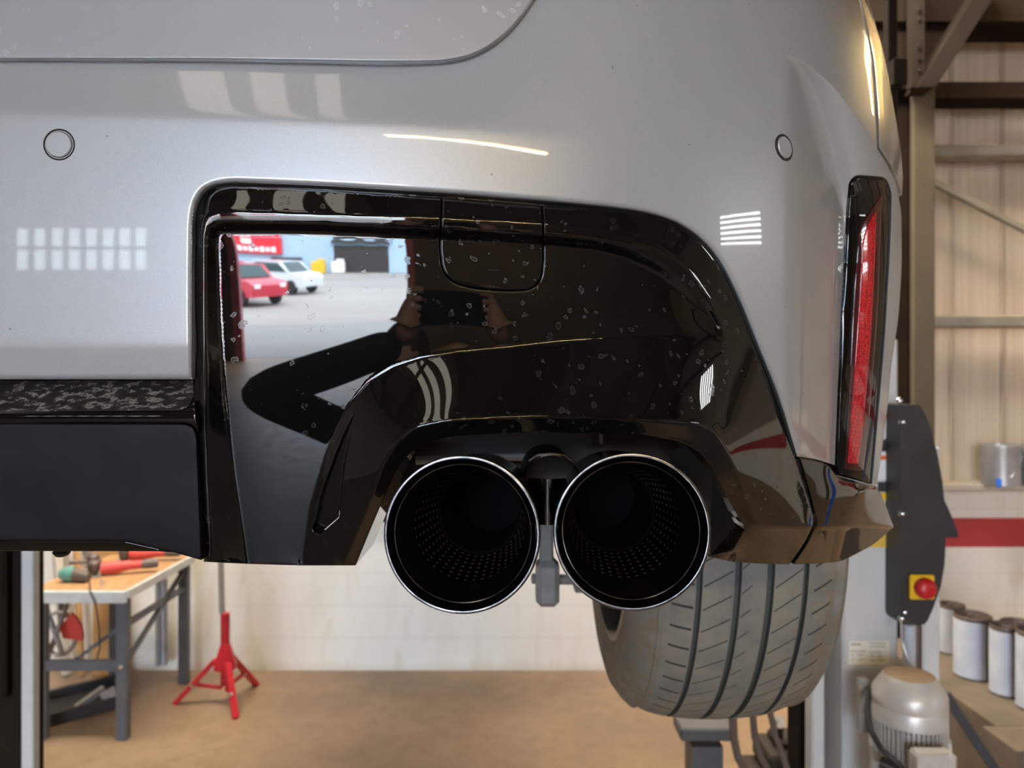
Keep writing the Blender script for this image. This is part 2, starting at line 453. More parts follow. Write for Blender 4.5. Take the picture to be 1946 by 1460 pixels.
    def prism(self, pts, ext, mi=0):
        pts = [Vector(p) for p in pts]; e = Vector(ext); n = len(pts)
        vs = pts + [p + e for p in pts]
        fs = [tuple(range(n))[::-1], tuple(range(n, 2 * n))] + [(i, (i + 1) % n, n + (i + 1) % n, n + i) for i in range(n)]
        return self.add(vs, fs, mi)
    def build(self, name, mats, parent=None, uvmap=None, angle=35, recalc=True):
        me = bpy.data.meshes.new(name)
        loc = Vector((0, 0, 0))
        pl = Vector(parent['_org']) if parent is not None and '_org' in parent else Vector((0, 0, 0))
        me.from_pydata([tuple(Vector(p) - pl) for p in self.v], [], self.f)
        ms = mats if isinstance(mats, (list, tuple)) else [mats]
        for x in ms: me.materials.append(x)
        me.polygons.foreach_set('material_index', self.mi)
        if self.uv or uvmap:
            ul = me.uv_layers.new(name='UVMap')
            for pi, q in self.uv.items():
                p = me.polygons[pi]
                for li, uvv in zip(p.loop_indices, q):
                    ul.data[li].uv = uvmap(*uvv) if uvmap else uvv
        if recalc:
            import bmesh
            bm = bmesh.new(); bm.from_mesh(me)
            bmesh.ops.remove_doubles(bm, verts=bm.verts, dist=1e-6)
            bmesh.ops.recalc_face_normals(bm, faces=bm.faces)
            bm.to_mesh(me); bm.free()
        for p in me.polygons: p.use_smooth = True
        me.set_sharp_from_angle(angle=math.radians(angle))
        o = bpy.data.objects.new(name, me)
        COL.objects.link(o)
        if parent is not None: o.parent = parent
        return o

def thing(name, loc, label, cat, group=None):
    """an Empty at the thing's base; builders give world coordinates, parts are stored relative to it"""
    o = empty(name, loc, label, cat, group)
    o['_org'] = list(loc)
    return o

def sub(o, parent):
    """mark a part so that its own sub-parts are stored relative to the same origin"""
    if parent is not None and '_org' in parent: o['_org'] = list(parent['_org'])
    return o

def struct(mb, name, mats, **k):
    return tag(mb.build(name, mats, **k), kind='structure')

# ------------------------------------------------------------------ relief sheets for body panels
def rp(pts, r=8.0, seg=5):
    """round the corners of a polygon; a point may carry its own radius"""
    out = []; n = len(pts)
    for i in range(n):
        p0 = np.array(pts[i - 1][:2], float); p = np.array(pts[i][:2], float); p1 = np.array(pts[(i + 1) % n][:2], float)
        rr = pts[i][2] if len(pts[i]) > 2 else r
        a = p0 - p; b = p1 - p
        la = np.hypot(*a); lb = np.hypot(*b)
        s = min(rr, la * .49, lb * .49)
        if s < .3:
            out.append(p); continue
        q0 = p + a / la * s; q1 = p + b / lb * s
        for k in range(seg + 1):
            t = k / seg
            out.append((1 - t) ** 2 * q0 + 2 * t * (1 - t) * p + t * t * q1)
    return np.array(out)

def resample(poly, step):
    out = []
    n = len(poly)
    for i in range(n):
        a = poly[i]; b = poly[(i + 1) % n]
        k = max(1, int(math.ceil(np.hypot(*(b - a)) / step)))
        for j in range(k): out.append(a + (b - a) * j / k)
    out = np.array(out)
    keep = [0]
    for i in range(1, len(out)):
        if np.hypot(*(out[i] - out[keep[-1]])) > step * .22: keep.append(i)
    return out[keep]

def segdist(x, y, polys):
    d = np.full(x.shape, 1e9)
    for poly in polys:
        a = poly; b = np.roll(poly, -1, axis=0)
        for s in range(0, len(x), 4000):
            xx = x[s:s + 4000, None]; yy = y[s:s + 4000, None]
            dx = (b - a)[:, 0]; dy = (b - a)[:, 1]
            t = ((xx - a[:, 0]) * dx + (yy - a[:, 1]) * dy) / (dx * dx + dy * dy + 1e-12)
            t = np.clip(t, 0, 1)
            q = (xx - a[:, 0] - t * dx) ** 2 + (yy - a[:, 1] - t * dy) ** 2
            d[s:s + 4000] = np.minimum(d[s:s + 4000], np.sqrt(q.min(1)))
    return d

def inside(x, y, poly):
    r = np.zeros(x.shape, bool)
    n = len(poly); j = n - 1
    for i in range(n):
        xi, yi = poly[i]; xj, yj = poly[j]
        c = ((yi > y) != (yj > y)) & (x < (xj - xi) * (y - yi) / (yj - yi + 1e-12) + xi)
        r ^= c; j = i
    return r

def sheet(name, outline, holes, depth, material, parent, step=14, er=3.0, ed=0.0012, thick=0.012, bstep=5.0, label=None, rings=None, erf=None, extra=()):
    polys = [resample(np.asarray(outline, float), bstep)] + [resample(np.asarray(h, float), bstep) for h in holes]
    rings = rings or [0.6, 1.5, er, er * 1.8, er * 3]
    pts = [p for p in polys]
    cand = []
    for pi, poly in enumerate(polys):
        t = np.roll(poly, -1, 0) - np.roll(poly, 1, 0)
        t /= np.hypot(t[:, 0], t[:, 1])[:, None] + 1e-9
        nrm = np.stack([-t[:, 1], t[:, 0]], 1)
        for k, r in enumerate(rings):
            for s in (1, -1):
                q = poly + nrm * r * s
                if k >= 3: q = q[::2]
                d = segdist(q[:, 0], q[:, 1], polys)
                ok = inside(q[:, 0], q[:, 1], polys[0])
                for h in polys[1:]: ok &= ~inside(q[:, 0], q[:, 1], h)
                q = q[ok & (d > r * .93)]
                cand.append(q)
    lo = polys[0].min(0); hi = polys[0].max(0)
    gx, gy = np.meshgrid(np.arange(lo[0], hi[0], step), np.arange(lo[1], hi[1], step * .87))
    gx = gx + (np.arange(gx.shape[0]) % 2)[:, None] * step * .5
    q = np.stack([gx.ravel(), gy.ravel()], 1)
    ok = inside(q[:, 0], q[:, 1], polys[0])
    for h in polys[1:]: ok &= ~inside(q[:, 0], q[:, 1], h)
    q = q[ok]
    d = segdist(q[:, 0], q[:, 1], polys)
    q = q[d > rings[-1] + step * .35]
    exl = []
    for ln in extra:
        t = np.gradient(ln, axis=0); t /= np.hypot(t[:, 0], t[:, 1])[:, None]
        nrm = np.stack([-t[:, 1], t[:, 0]], 1)
        for o_ in (0, -1.2, 1.2, -3, 3, -6, 6): exl.append(ln + nrm * o_)
    if exl:
        near = np.full(len(q), 1e9)
        for e in exl[:1 + 0] + [exl[7 * i] for i in range(1, len(extra))]:
            near = np.minimum(near, open_dist(q[:, 0], q[:, 1], e))
        q = q[near > 8]
    allp = np.concatenate(pts + cand + [q] + exl)
    edges = []; off = 0
    for poly in polys:
        n = len(poly); edges += [(off + i, off + (i + 1) % n) for i in range(n)]; off += n
    nb = off
    vo, ed_, fa, ov, oe, of = delaunay_2d_cdt([Vector(p) for p in allp], edges, [], 0, 1e-5)
    V = np.array([tuple(p) for p in vo])
    T = np.array([f for f in fa if len(f) == 3])
    c = V[T].mean(1)
    ok = inside(c[:, 0], c[:, 1], polys[0])
    for h in polys[1:]: ok &= ~inside(c[:, 0], c[:, 1], h)
    a, b, cc = V[T[:, 0]], V[T[:, 1]], V[T[:, 2]]
    ar = np.abs((b - a)[:, 0] * (cc - a)[:, 1] - (b - a)[:, 1] * (cc - a)[:, 0])
    T = T[ok & (ar > 1e-4)]
    def pos(x, y):
        dd = segdist(x, y, polys)
        Y = depth(x, y)
        if ed:
            e_ = er * (erf(x, y) if erf else 1.0)
            t = np.clip(1 - dd / e_, 0, 1)
            Y = Y + ed * e_ / er * (1 - np.sqrt(np.clip(1 - t * t, 0, 1)))
        return np.stack([(x - 973) / F * Y, Y, H - (y - 730) / F * Y], 1)
    # boundary points are nudged inwards for the normal only
    x, y = V[:, 0], V[:, 1]
    p0 = pos(x, y)
    h = 0.45
    du = pos(x + h, y) - pos(x - h, y); dv = pos(x, y + h) - pos(x, y - h)
    nn = np.cross(dv, du)
    nn /= np.linalg.norm(nn, axis=1)[:, None]
    nn[nn[:, 1] > 0] *= -1
    # map boundary vertices
    key = {}
    for i, (a_, b_) in enumerate(V): key[(round(a_, 3), round(b_, 3))] = i
    verts = list(p0); normals = list(nn)
    faces = [tuple(int(i) for i in t) for t in T]
    fl = []
    for t in faces:
        a_, b_, c_ = (p0[i] for i in t)
        g = np.cross(b_ - a_, c_ - a_)
        m_ = nn[t[0]] + nn[t[1]] + nn[t[2]]
        fl.append(t if g.dot(m_) > 0 else (t[0], t[2], t[1]))
    faces = fl
    for pi, poly in enumerate(polys):
        ids = [key.get((round(p[0], 3), round(p[1], 3))) for p in poly]
        ids = [i for i in ids if i is not None]
        n = len(ids); base = len(verts)
        area2 = sum(poly[i][0] * poly[(i + 1) % len(poly)][1] - poly[(i + 1) % len(poly)][0] * poly[i][1] for i in range(len(poly)))
        for i in range(n):
            p = p0[ids[i]]; tg = p0[ids[(i + 1) % n]] - p0[ids[i - 1]]
            o = np.cross(tg, (0, 1, 0)); o /= np.linalg.norm(o) + 1e-12
            if (area2 > 0) == (pi == 0): o = -o
            th = thick(poly[i]) if callable(thick) else thick
            verts.append(p); normals.append(-o)
            verts.append(p + np.array((0, th, 0))); normals.append(-o)
        for i in range(n):
            a_ = base + 2 * i; b_ = base + 2 * ((i + 1) % n)
            f = (a_, b_, b_ + 1, a_ + 1)
            g = np.cross(np.array(verts[b_]) - verts[a_], np.array(verts[a_ + 1]) - verts[a_])
            if g.dot(normals[a_]) < 0: f = f[::-1]
            faces.append(f)
    org = np.array(parent['_org']) if parent is not None else np.zeros(3)
    me = bpy.data.meshes.new(name)
    me.from_pydata([tuple(p - org) for p in np.array(verts)], [], faces)
    me.materials.append(material)
    for p in me.polygons: p.use_smooth = True
    me.normals_split_custom_set_from_vertices([tuple(n_) for n_ in normals])
    o = bpy.data.objects.new(name, me)
    COL.objects.link(o)
    if parent is not None: o.parent = parent
    if label: o['label'] = label
    return sub(o, parent)

# ------------------------------------------------------------------ shape of the car's tail (metres, camera height = 0)
def sstep(a, b, x):
    t = np.clip((x - a) / (b - a), 0, 1)
    return t * t * (3 - 2 * t)
def softplus(x, w):
    return w * np.logaddexp(0, x / w)
def plan(X):
    t = np.maximum(X + .4, 0) / .64
    tc = np.minimum(t, 1.235)
    return .545 + .09 * tc ** 4.2 + (t - tc) * .09 * 4.2 * 1.235 ** 3.2
def body_G(X, Z):
    Zc_ = np.minimum(Z, .50)
    Xe = X + .05 * (np.maximum(Zc_ - .18, 0) / .29) ** 2 + .030 * (np.maximum(.12 - Z, 0) / .3) ** 2
    Y = plan(Xe)
    zc = .2005 - .020 * (np.maximum(X + .4, 0) / .55) ** 2
    wl = 1 - sstep(-.12, .12, X)
    Y = Y + .34 * wl * softplus(Z - zc, .0018) + .10 * (1 - wl) * softplus(Z - zc, .02)
    left = 1 - sstep(-.235, -.12, X)
    Y = Y + .062 * (1 - left) * softplus(.12 - Z, .02) + .03 * left * softplus(.12 - Z, .02)
    Y = Y + .26 * left * softplus(.029 - Z, .0015)
    return Y
def solve(G, x, y):
    xs = (x - 973) / F; zs = -(y - 730) / F
    Y = np.full(np.shape(x), .6)
    for _ in range(60):
        Yn = G(xs * Y, zs * Y)
        Y = np.clip(.4 * Y + .6 * Yn, .4, 1.15)
    return Y
KR = np.array([(1470, 92), (1500, 104), (1540, 126), (1580, 160), (1620, 208), (1655, 260), (1683, 306), (1702, 345), (1713, 400), (1714, 500), (1708, 600), (1693, 700), (1689, 755), (1678, 840), (1667, 925)], float)
KPOLY = np.concatenate([KR, [(1470, 925)]])
def open_dist(x, y, line):
    d = np.full(np.shape(x), 1e9)
    for a, b in zip(line[:-1], line[1:]):
        dx, dy = b - a
        t = np.clip(((x - a[0]) * dx + (y - a[1]) * dy) / (dx * dx + dy * dy), 0, 1)
        d = np.minimum(d, np.hypot(x - a[0] - t * dx, y - a[1] - t * dy))
    return d
def smin(a, b, k):
    h = np.clip(.5 + .5 * (b - a) / k, 0, 1)
    return b * (1 - h) + a * h - k * h * (1 - h)
def body_depth(x, y):
    Y = solve(body_G, x, y)
    c = open_dist(x, y, KR) * inside(x, y, KPOLY)
    c = np.sqrt(c * c + 1) - 1
    rampx = .062 * np.clip((x - 1488) / 106, 0, 3) ** 1.6
    R = smin(.00064 * c, rampx, .005)
    return Y + np.maximum(R, 0)
def black_G(X, Z):
    Xe = X + .030 * (np.maximum(.12 - Z, 0) / .3) ** 2
    return plan(Xe) + .097 * (.115 - Z) + .15 * softplus(-.03 - Z, .03) * (1 - sstep(-.02, .12, X))

class Field:
    """offsets (m) prescribed on feature lines, membrane between them"""
    def __init__(s, x0, y0, x1, y1, step, lines, blur=1):
        s.x0, s.y0, s.step = x0, y0, step
        val = None
        for st in (step * 8, step * 4, step * 2, step):
            nx = int(math.ceil((x1 - x0) / st)) + 1; ny = int(math.ceil((y1 - y0) / st)) + 1
            fix = np.zeros((ny + 1, nx + 1)); wt = np.zeros((ny + 1, nx + 1))
            for ln in lines:
                ln = np.array(ln, float)
                for a, b in zip(ln[:-1], ln[1:]):
                    k = max(2, int(np.hypot(*(b - a)[:2]) / st * 4))
                    q = a + (b - a) * ((np.arange(k) + .5) / k)[:, None]
                    gi = np.clip((q[:, 1] - y0) / st, 0, ny - 1.001); gj = np.clip((q[:, 0] - x0) / st, 0, nx - 1.001)
                    i = gi.astype(int); j = gj.astype(int); fi = gi - i; fj = gj - j
                    for di in (0, 1):
                        for dj in (0, 1):
                            ww = (fi if di else 1 - fi) * (fj if dj else 1 - fj) / 4
                            np.add.at(fix, (i + di, j + dj), ww * q[:, 2]); np.add.at(wt, (i + di, j + dj), ww)
            fix = fix[:ny, :nx]; wt = wt[:ny, :nx]
            if val is None: u = np.full((ny, nx), fix.sum() / wt.sum())
            else:
                yi = np.clip(np.arange(ny) / 2, 0, val.shape[0] - 1.001); xi = np.clip(np.arange(nx) / 2, 0, val.shape[1] - 1.001)
                y0i = yi.astype(int); x0i = xi.astype(int); fy = (yi - y0i)[:, None]; fx = (xi - x0i)[None]
                A = val[np.ix_(y0i, x0i)]; B = val[np.ix_(y0i, x0i + 1)]; C = val[np.ix_(y0i + 1, x0i)]; D = val[np.ix_(y0i + 1, x0i + 1)]
                u = (A * (1 - fx) + B * fx) * (1 - fy) + (C * (1 - fx) + D * fx) * fy
            K = 16.0
            for it in range(700 if st > step * 2 else 300):
                p = np.pad(u, 1, mode='edge')
                u = (p[:-2, 1:-1] + p[2:, 1:-1] + p[1:-1, :-2] + p[1:-1, 2:] + K * fix) / (4 + K * wt)
            val = u
        for _ in range(blur):
            p = np.pad(val, 1, mode='edge')
            val = (4 * val + 2 * (p[:-2, 1:-1] + p[2:, 1:-1] + p[1:-1, :-2] + p[1:-1, 2:]) + p[:-2, :-2] + p[2:, 2:] + p[:-2, 2:] + p[2:, :-2]) / 16
        s.v = val
    def __call__(s, x, y):
        gx = (np.asarray(x) - s.x0) / s.step; gy = (np.asarray(y) - s.y0) / s.step
        ny, nx = s.v.shape
        gx = np.clip(gx, 1, nx - 2.001); gy = np.clip(gy, 1, ny - 2.001)
        ix = gx.astype(int); iy = gy.astype(int); fx = gx - ix; fy = gy - iy
        def w_(t):
            return ((1 - t) ** 3 / 6, (3 * t ** 3 - 6 * t ** 2 + 4) / 6, (-3 * t ** 3 + 3 * t ** 2 + 3 * t + 1) / 6, t ** 3 / 6)
        wx = w_(fx); wy = w_(fy)
        r = 0
        for j in range(4):
            yy = np.clip(iy + j - 1, 0, ny - 1)
            for i in range(4):
                r = r + wx[i] * wy[j] * s.v[yy, np.clip(ix + i - 1, 0, nx - 1)]
        return r

mm = lambda pts, ds: [(p[0], p[1], d / 1000) for p, d in zip(pts, ds if isinstance(ds, (list, tuple)) else [ds] * len(pts))]

# ================================================================== THE CAR
car = thing('car', (-0.5, 2.4, 1.45), 'pale grey car raised on the lift, rear bumper with gloss black diffuser and twin tailpipes', 'car')

# --- painted bumper cover
insert_edge = [(366, 721, 0), (365, 560), (366, 420, 20), (372, 384, 15), (386, 361, 12), (408, 350, 10), (440, 346, 12), (600, 352, 40), (835, 366, 40), (1030, 381, 40), (1150, 392, 40), (1225, 402, 30), (1283, 419, 30), (1330, 450, 30), (1366, 491, 30), (1402, 560, 40), (1440, 655, 40), (1480, 752, 40), (1514, 866, 0)]
bump_out = [(-420, -330, 0), (1598, -330, 0), (1618, -100, 60), (1632, 0, 30), (1644, 50, 30), (1655, 110, 30), (1661, 180, 30), (1665, 240, 20), (1667, 283, 2), (1684, 309, 12), (1702, 346, 12), (1713, 400, 20), (1714, 500, 30), (1708, 600, 30), (1693, 700, 20), (1689, 755, 20), (1678, 840, 30), (1667, 921, 2),
            (1657, 922, 1), (1668, 800, 20), (1682, 640, 30), (1693, 450, 30), (1695, 365, 12), (1684, 336, 12), (1626, 332, 10), (1613, 345, 10), (1608, 400, 20), (1598, 600, 30), (1592, 740, 30), (1586, 884, 1), (1552, 873, 12), (1516, 868, 1)] + insert_edge[::-1] + [(-420, 721, 0)]
bump_poly = rp(bump_out)
tt_ = np.concatenate([np.linspace(KR[i], KR[i + 1], 8)[:-1] for i in range(5)])
KRI = tt_[2:-3]
bumper = sheet('bumper_cover', bump_poly, [], body_depth, M['paint'], car, step=9, er=11, ed=0.0038, thick=lambda p: 0.14 if p[0] > 1664 and p[1] > 284 else 0.012, bstep=5, extra=[KRI], rings=[0.7, 2, 4, 7, 11, 16], erf=lambda x, y: np.where((x < 1535) & (y > 320), 1.0, .25))

# --- tailgate lower edge, standing proud of the bumper
def tail_G(X, Z):
    return .5525 + .12 * np.maximum(Z - .24, 0) + .09 * (np.maximum(X + .4, 0) / .64) ** 4.2
def tail_depth(x, y):
    return solve(tail_G, x, y)
tail_out = rp([(-420, -330, 0), (1150, -330, 0), (1075, -120, 60), (1040, -40, 60), (1012, 0, 30), (985, 40, 30), (950, 75, 30), (905, 103, 30), (855, 116, 30), (800, 118, 40), (720, 118, 40), (400, 113, 60), (-420, 112, 0)])
tailgate = sheet('tailgate', tail_out, [], tail_depth, M['paint_dusty'], car, step=22, er=5, ed=0.003, thick=0.009, bstep=7)

# --- quarter panel past the bumper seam
qp = rp([(1603, -330, 0), (1622, -100, 60), (1636, 0, 30), (1648, 50, 30), (1659, 110, 30), (1665, 180, 30), (1669, 240, 20), (1671, 280, 2), (1688, 306, 12), (1706, 344, 12), (1714, 372, 1), (1716, 340, 12), (1712, 283, 12), (1698, 200, 30), (1682, 110, 30), (1665, 50, 30), (1649, 0, 30), (1634, -60, 40), (1612, -330, 0)])
def q_depth(x, y):
    s = np.interp(y, [-330, 0, 110, 200, 283, 372], [1612, 1649, 1682, 1698, 1712, 1716])
    return solve(body_G, x, y) + .0003 * 0 + .02 * np.clip(1 - (s - x) / 22, 0, 1) ** 2
sheet('quarter_panel', qp, [], q_depth, M['paint'], car, step=9, er=4, ed=0.003, thick=0.5, bstep=6)

# --- gloss black diffuser trim with the exhaust arch
outer = [(386, 1067, 6), (379, 850, 6), (371, 800, 6), (370, 560, 6), (371, 420, 8), (378, 388, 9), (392, 366, 9), (412, 356, 9), (440, 353, 9), (600, 358, 9), (835, 372, 9), (1030, 387, 9), (1150, 399, 8), (1222, 408, 7), (1280, 426, 6), (1326, 456, 5), (1361, 495, 5), (1396, 562, 4), (1434, 657, 3), (1474, 754, 3), (1508, 866, 3), (1530, 935, 1), (1546, 990, -4)]
L1 = [(388, 1067), (386, 800), (385, 450), (387, 425), (396, 409), (416, 402), (600, 408), (835, 415), (1030, 425), (1120, 433), (1190, 445), (1260, 471), (1310, 514), (1350, 572), (1374, 628), (1384, 700), (1378, 760), (1368, 812)]
L2 = [(400, 1067), (393, 800), (391, 450), (397, 431), (411, 421), (600, 425), (830, 435), (1040, 448), (1120, 456), (1180, 466), (1240, 488), (1290, 527), (1334, 580), (1362, 622)]
L3 = [(472, 1070), (445, 900), (426, 750), (417, 600), (412, 452), (420, 440), (600, 442), (830, 453), (1040, 466), (1130, 474), (1190, 491), (1250, 521), (1300, 561), (1345, 607), (1366, 628)]
RG = [(575, 1072), (590, 960), (620, 860), (658, 775), (700, 725), (745, 697), (800, 680), (870, 668), (960, 660), (1060, 648), (1200, 638), (1368, 634)]
AR = [(650, 1072), (690, 980), (735, 872), (757, 838), (790, 812), (850, 800), (950, 795), (1020, 793), (1200, 798), (1325, 806), (1358, 822), (1385, 868), (1410, 930), (1438, 1000)]
BI = [(676, 1075), (713, 985), (752, 895), (775, 862), (805, 840), (860, 828), (1000, 820), (1200, 824), (1290, 835), (1335, 860), (1365, 910), (1392, 965), (1416, 1003)]
TR = [(673, 783, 1), (655, 880, 20), (645, 984, 5), (606, 1018, 5), (593, 1008, 4), (606, 945, 20), (637, 862, 20)]
lines = [mm(outer, [p[2] for p in outer]), mm(L1, [1, 0, 0, 0, 0, 0, 0, 0, 0, 0, 0, -1, -2, -3, -4, -8, -14, -20]),
         mm(L2, .8), mm(L3, [11, 12, 12, 12, 12, 12, 12, 12, 12, 11, 9, 7, 4, 1, -2]),
         mm(RG, [12, 12, 12, 12, 12, 12, 12, 12, 11, 10, 6, -3]),
         mm(AR, [-4, -9, -16, -20, -24, -25, -26, -26, -26, -26, -25, -22, -16, -8]),
         mm(BI, [5, 0, -8, -12, -17, -19, -20, -20, -20, -19, -15, -6, 0]),
         mm([(1438, 1000), (1490, 1001), (1546, 1001)], [-8, -7, -6]),
         mm([(1392, 1068), (1450, 1072), (1505, 1074)], [30, 30, 30]),
         mm([(1345, 1058), (1392, 1046), (1416, 1004)], [14, 12, 0])]
FD = Field(352, 340, 1600, 1100, 2.0, lines, blur=3)
def diff_depth(x, y):
    return solve(black_G, x, y) + FD(x, y)
diff_out = [(387, 1068, 2), (379, 850, 8), (371, 800, 8), (370, 560), (371, 420, 20), (377, 386, 15), (390, 365, 12), (411, 355, 10), (440, 352, 12), (600, 357, 40), (835, 371, 40), (1030, 386, 40), (1150, 397, 40), (1223, 407, 30), (1280, 424, 30), (1326, 454, 30), (1361, 494, 30), (1397, 562, 40), (1435, 657, 40), (1475, 753, 40), (1509, 866, 2), (1531, 935, 30), (1547, 992, 12), (1530, 1030, 20), (1500, 1073, 1), (1450, 1072), (1392, 1068, 3), (1346, 1058, 1), (1392, 1046, 4), (1416, 1003, 6), (1392, 965, 20), (1365, 910, 30), (1335, 862, 25), (1290, 837, 30), (1200, 825, 30), (1000, 821, 40), (860, 829, 30), (806, 841, 20), (776, 862, 20), (752, 895, 20), (713, 985, 30), (676, 1075, 2), (570, 1075, 5), (470, 1072, 5)]
tow_hole = [(837, 400, 20), (838, 369.5, 1), (1032, 384.5, 1), (1034, 420, 10), (1034, 500, 14), (1030, 532, 16), (1010, 553, 14), (965, 555, 20), (900, 550, 20), (860, 539, 16), (838, 515, 16), (833, 470, 14)]
tow_poly = [(841, 400, 20), (841, 374, 1.5), (1028, 388.5, 1.5), (1030, 420, 10), (1030, 500, 14), (1026, 530, 16), (1008, 549, 14), (965, 551, 20), (900, 546, 20), (863, 536, 16), (842, 513, 16), (837, 470, 14)]
tow_open = tow_hole[:]
tow_open[1] = (838, 376, 1); tow_open[2] = (1032, 391, 1)
def arch_thick(p):
    return 0.075 if (700 < p[0] < 1425 and p[1] > 815) or (p[0] > 660 and p[0] < 760 and p[1] > 880) else 0.02
diffuser = sheet('diffuser_trim', rp(diff_out), [rp(tow_open), rp(TR)], diff_depth, M['gloss'], car, step=4.5, er=2.2, ed=0.0010, thick=arch_thick, bstep=4.5)
sheet('tow_hook_cover', rp(tow_poly), [], diff_depth, M['gloss'], car, step=7, er=2.6, ed=0.0012, thick=0.01, bstep=4, label='removable black cover plate with rounded lower corners')
TRin = [(672, 790, 1), (653.5, 880, 20), (643.5, 983, 5), (606, 1016, 5), (594.5, 1007, 4), (607.5, 945, 20), (638, 864, 20)]
sheet('vent_recess', rp(TRin), [], lambda x, y: solve(black_G, x, y) + .013 + .00010 * (650 - x), M['gloss_clean'], car, step=7, er=2, ed=.0006, thick=.01, bstep=4)
# dark substrate seen through the panel gaps
back = MB()
for (x0, y0, x1, y1) in ((780, 360, 1090, 575),):
    q = [P(a, b, .598) for a, b in ((x0, y0), (x1, y0), (x1, y1), (x0, y1))]
    back.prism(q, (0, .01, 0))
back.build('trim_backing', M['gap'], car)
slot = MB().tube([P(926, 513, float(diff_depth(np.array([926.]), np.array([513.]))[0]) - .0002), P(938, 513, float(diff_depth(np.array([938.]), np.array([513.]))[0]) - .0002), P(952, 514, float(diff_depth(np.array([952.]), np.array([514.]))[0]) - .0002)], 0.0007, 8)
slot.build('pry_slot', M['rimsteel'], car)

# --- black corner end piece
ec = [mm([(1552, 1001), (1620, 1002), (1698, 1002)], [-6, -14, -26]),
      mm([(1519, 869), (1548, 874), (1576, 884), (1590, 905), (1602, 913), (1665, 922)], [3, 3, 2, 1, -1, -14]),
      mm([(1519, 869), (1538, 930), (1552, 990)], [3, 1, -5]),
      mm([(1604, 968), (1630, 945), (1652, 926)], [-8, -16, -24]),
      mm([(1675, 940), (1698, 1002)], [-20, -26]),
      mm([(1508, 1074), (1560, 1072), (1602, 1067), (1660, 1037), (1694, 1006)], [30, 30, 26, 8, -20])]
FE = Field(1490, 850, 1720, 1090, 2.0, ec, blur=3)
end_out = [(1519, 870, 1), (1550, 875, 10), (1574, 884, 8), (1588, 904, 6), (1602, 914, 6), (1664, 923, 3), (1676, 942, 5), (1698, 1002, 3), (1660, 1036, 15), (1600, 1067, 12), (1560, 1071, 10), (1507, 1073, 2), (1534, 1034, 12), (1553, 992, 10), (1537, 930, 20)]
sheet('bumper_end_piece', rp(end_out), [], lambda x, y: solve(black_G, x, y) + FE(x, y), M['gloss_clean'], car, step=7, er=2.2, ed=0.001, thick=lambda p: 0.16 if p[0] > 1610 and p[1] > 925 else 0.05, bstep=4)

# --- shelf, gloss strip, matt centre panel and lower lip on the left
sheet('dirty_shelf', rp([(-420, 723.5, 0), (367, 723.5, 1), (369, 752, 8), (360, 772, 10), (343, 780, 10), (-420, 785, 0)]), [], lambda x, y: .598 - .040 * (y - 722) / 62, M['dirtyplastic'], car, step=14, er=2, ed=.001, thick=.02, label='dirt-splashed black plastic shelf')
sheet('shelf_backing', rp([(-420, 712, 0), (371, 712, 1), (371, 730, 1), (-420, 730, 0)]), [], lambda x, y: .606 + 0 * x, M['gap'], car, step=14, er=1, ed=0, thick=.01)
sheet('gloss_strip', rp([(-420, 788, 0), (342, 784, 10), (360, 776, 10), (370, 760, 4), (372, 795, 4), (378, 822, 4), (366, 806, 8), (350, 803, 8), (-420, 801, 0)]), [], lambda x, y: .562 - .006 * np.sqrt(np.clip(1 - ((y - 794) / 22) ** 2, 0, 1)), M['gloss_clean'], car, step=7, er=2, ed=.001, thick=.02, bstep=4)
sheet('centre_panel', rp([(-420, 804, 0), (350, 806, 10), (368, 813, 10), (374, 830, 10), (383, 1065, 2), (330, 1050, 10), (240, 1028, 10), (-420, 1022, 0)]), [], lambda x, y: .5635 + .000042 * (y - 800), M['matt'], car, step=16, er=3, ed=.0015, thick=.02, label='flat matt black lower panel')
sheet('lower_lip', rp([(-420, 1024, 0), (238, 1030, 6), (328, 1050, 3), (300, 1048, 3), (-420, 1047, 0)]), [], lambda x, y: .580 + .00026 * (y - 1024), M['gloss_clean'], car, step=9, er=1.5, ed=.0006, thick=.04)
MB().lathe([(0, .0001), (0, .007), (.003, .0055), (.004, .0001)], P(118, 1047, .60), (0, .3, -1), 16).build('drain_plug', M['rubber'], car)

# --- parking sensors
def sensor(px, py, rad):
    Y = float(body_depth(np.array([float(px)]), np.array([float(py)]))[0])
    e = 6.0
    def q(a, b):
        return np.array(P(a, b, float(body_depth(np.array([float(a)]), np.array([float(b)]))[0])))
    n = np.cross(q(px, py + e) - q(px, py - e), q(px + e, py) - q(px - e, py)); n /= np.linalg.norm(n)
    if n[1] > 0: n = -n
    c = Vector(q(px, py)); n = Vector(n)
    cap = MB().lathe([(.0012, .00001), (.0012, rad * .76), (.0006, rad * .81), (-.002, rad * .82)], c, n, 48).build('parking_sensor', M['paint'], car)
    sub(cap, car)
    MB().lathe([(-.001, rad * .80), (.0002, rad * .82), (-.0002, rad * .88), (.0006, rad * .96), (.0003, rad), (-.001, rad)], c, n, 64).build('sensor_ring', M['rubber'], cap)
sensor(112.5, 275, .0117)
sensor(1490.5, 280.5, .0117)

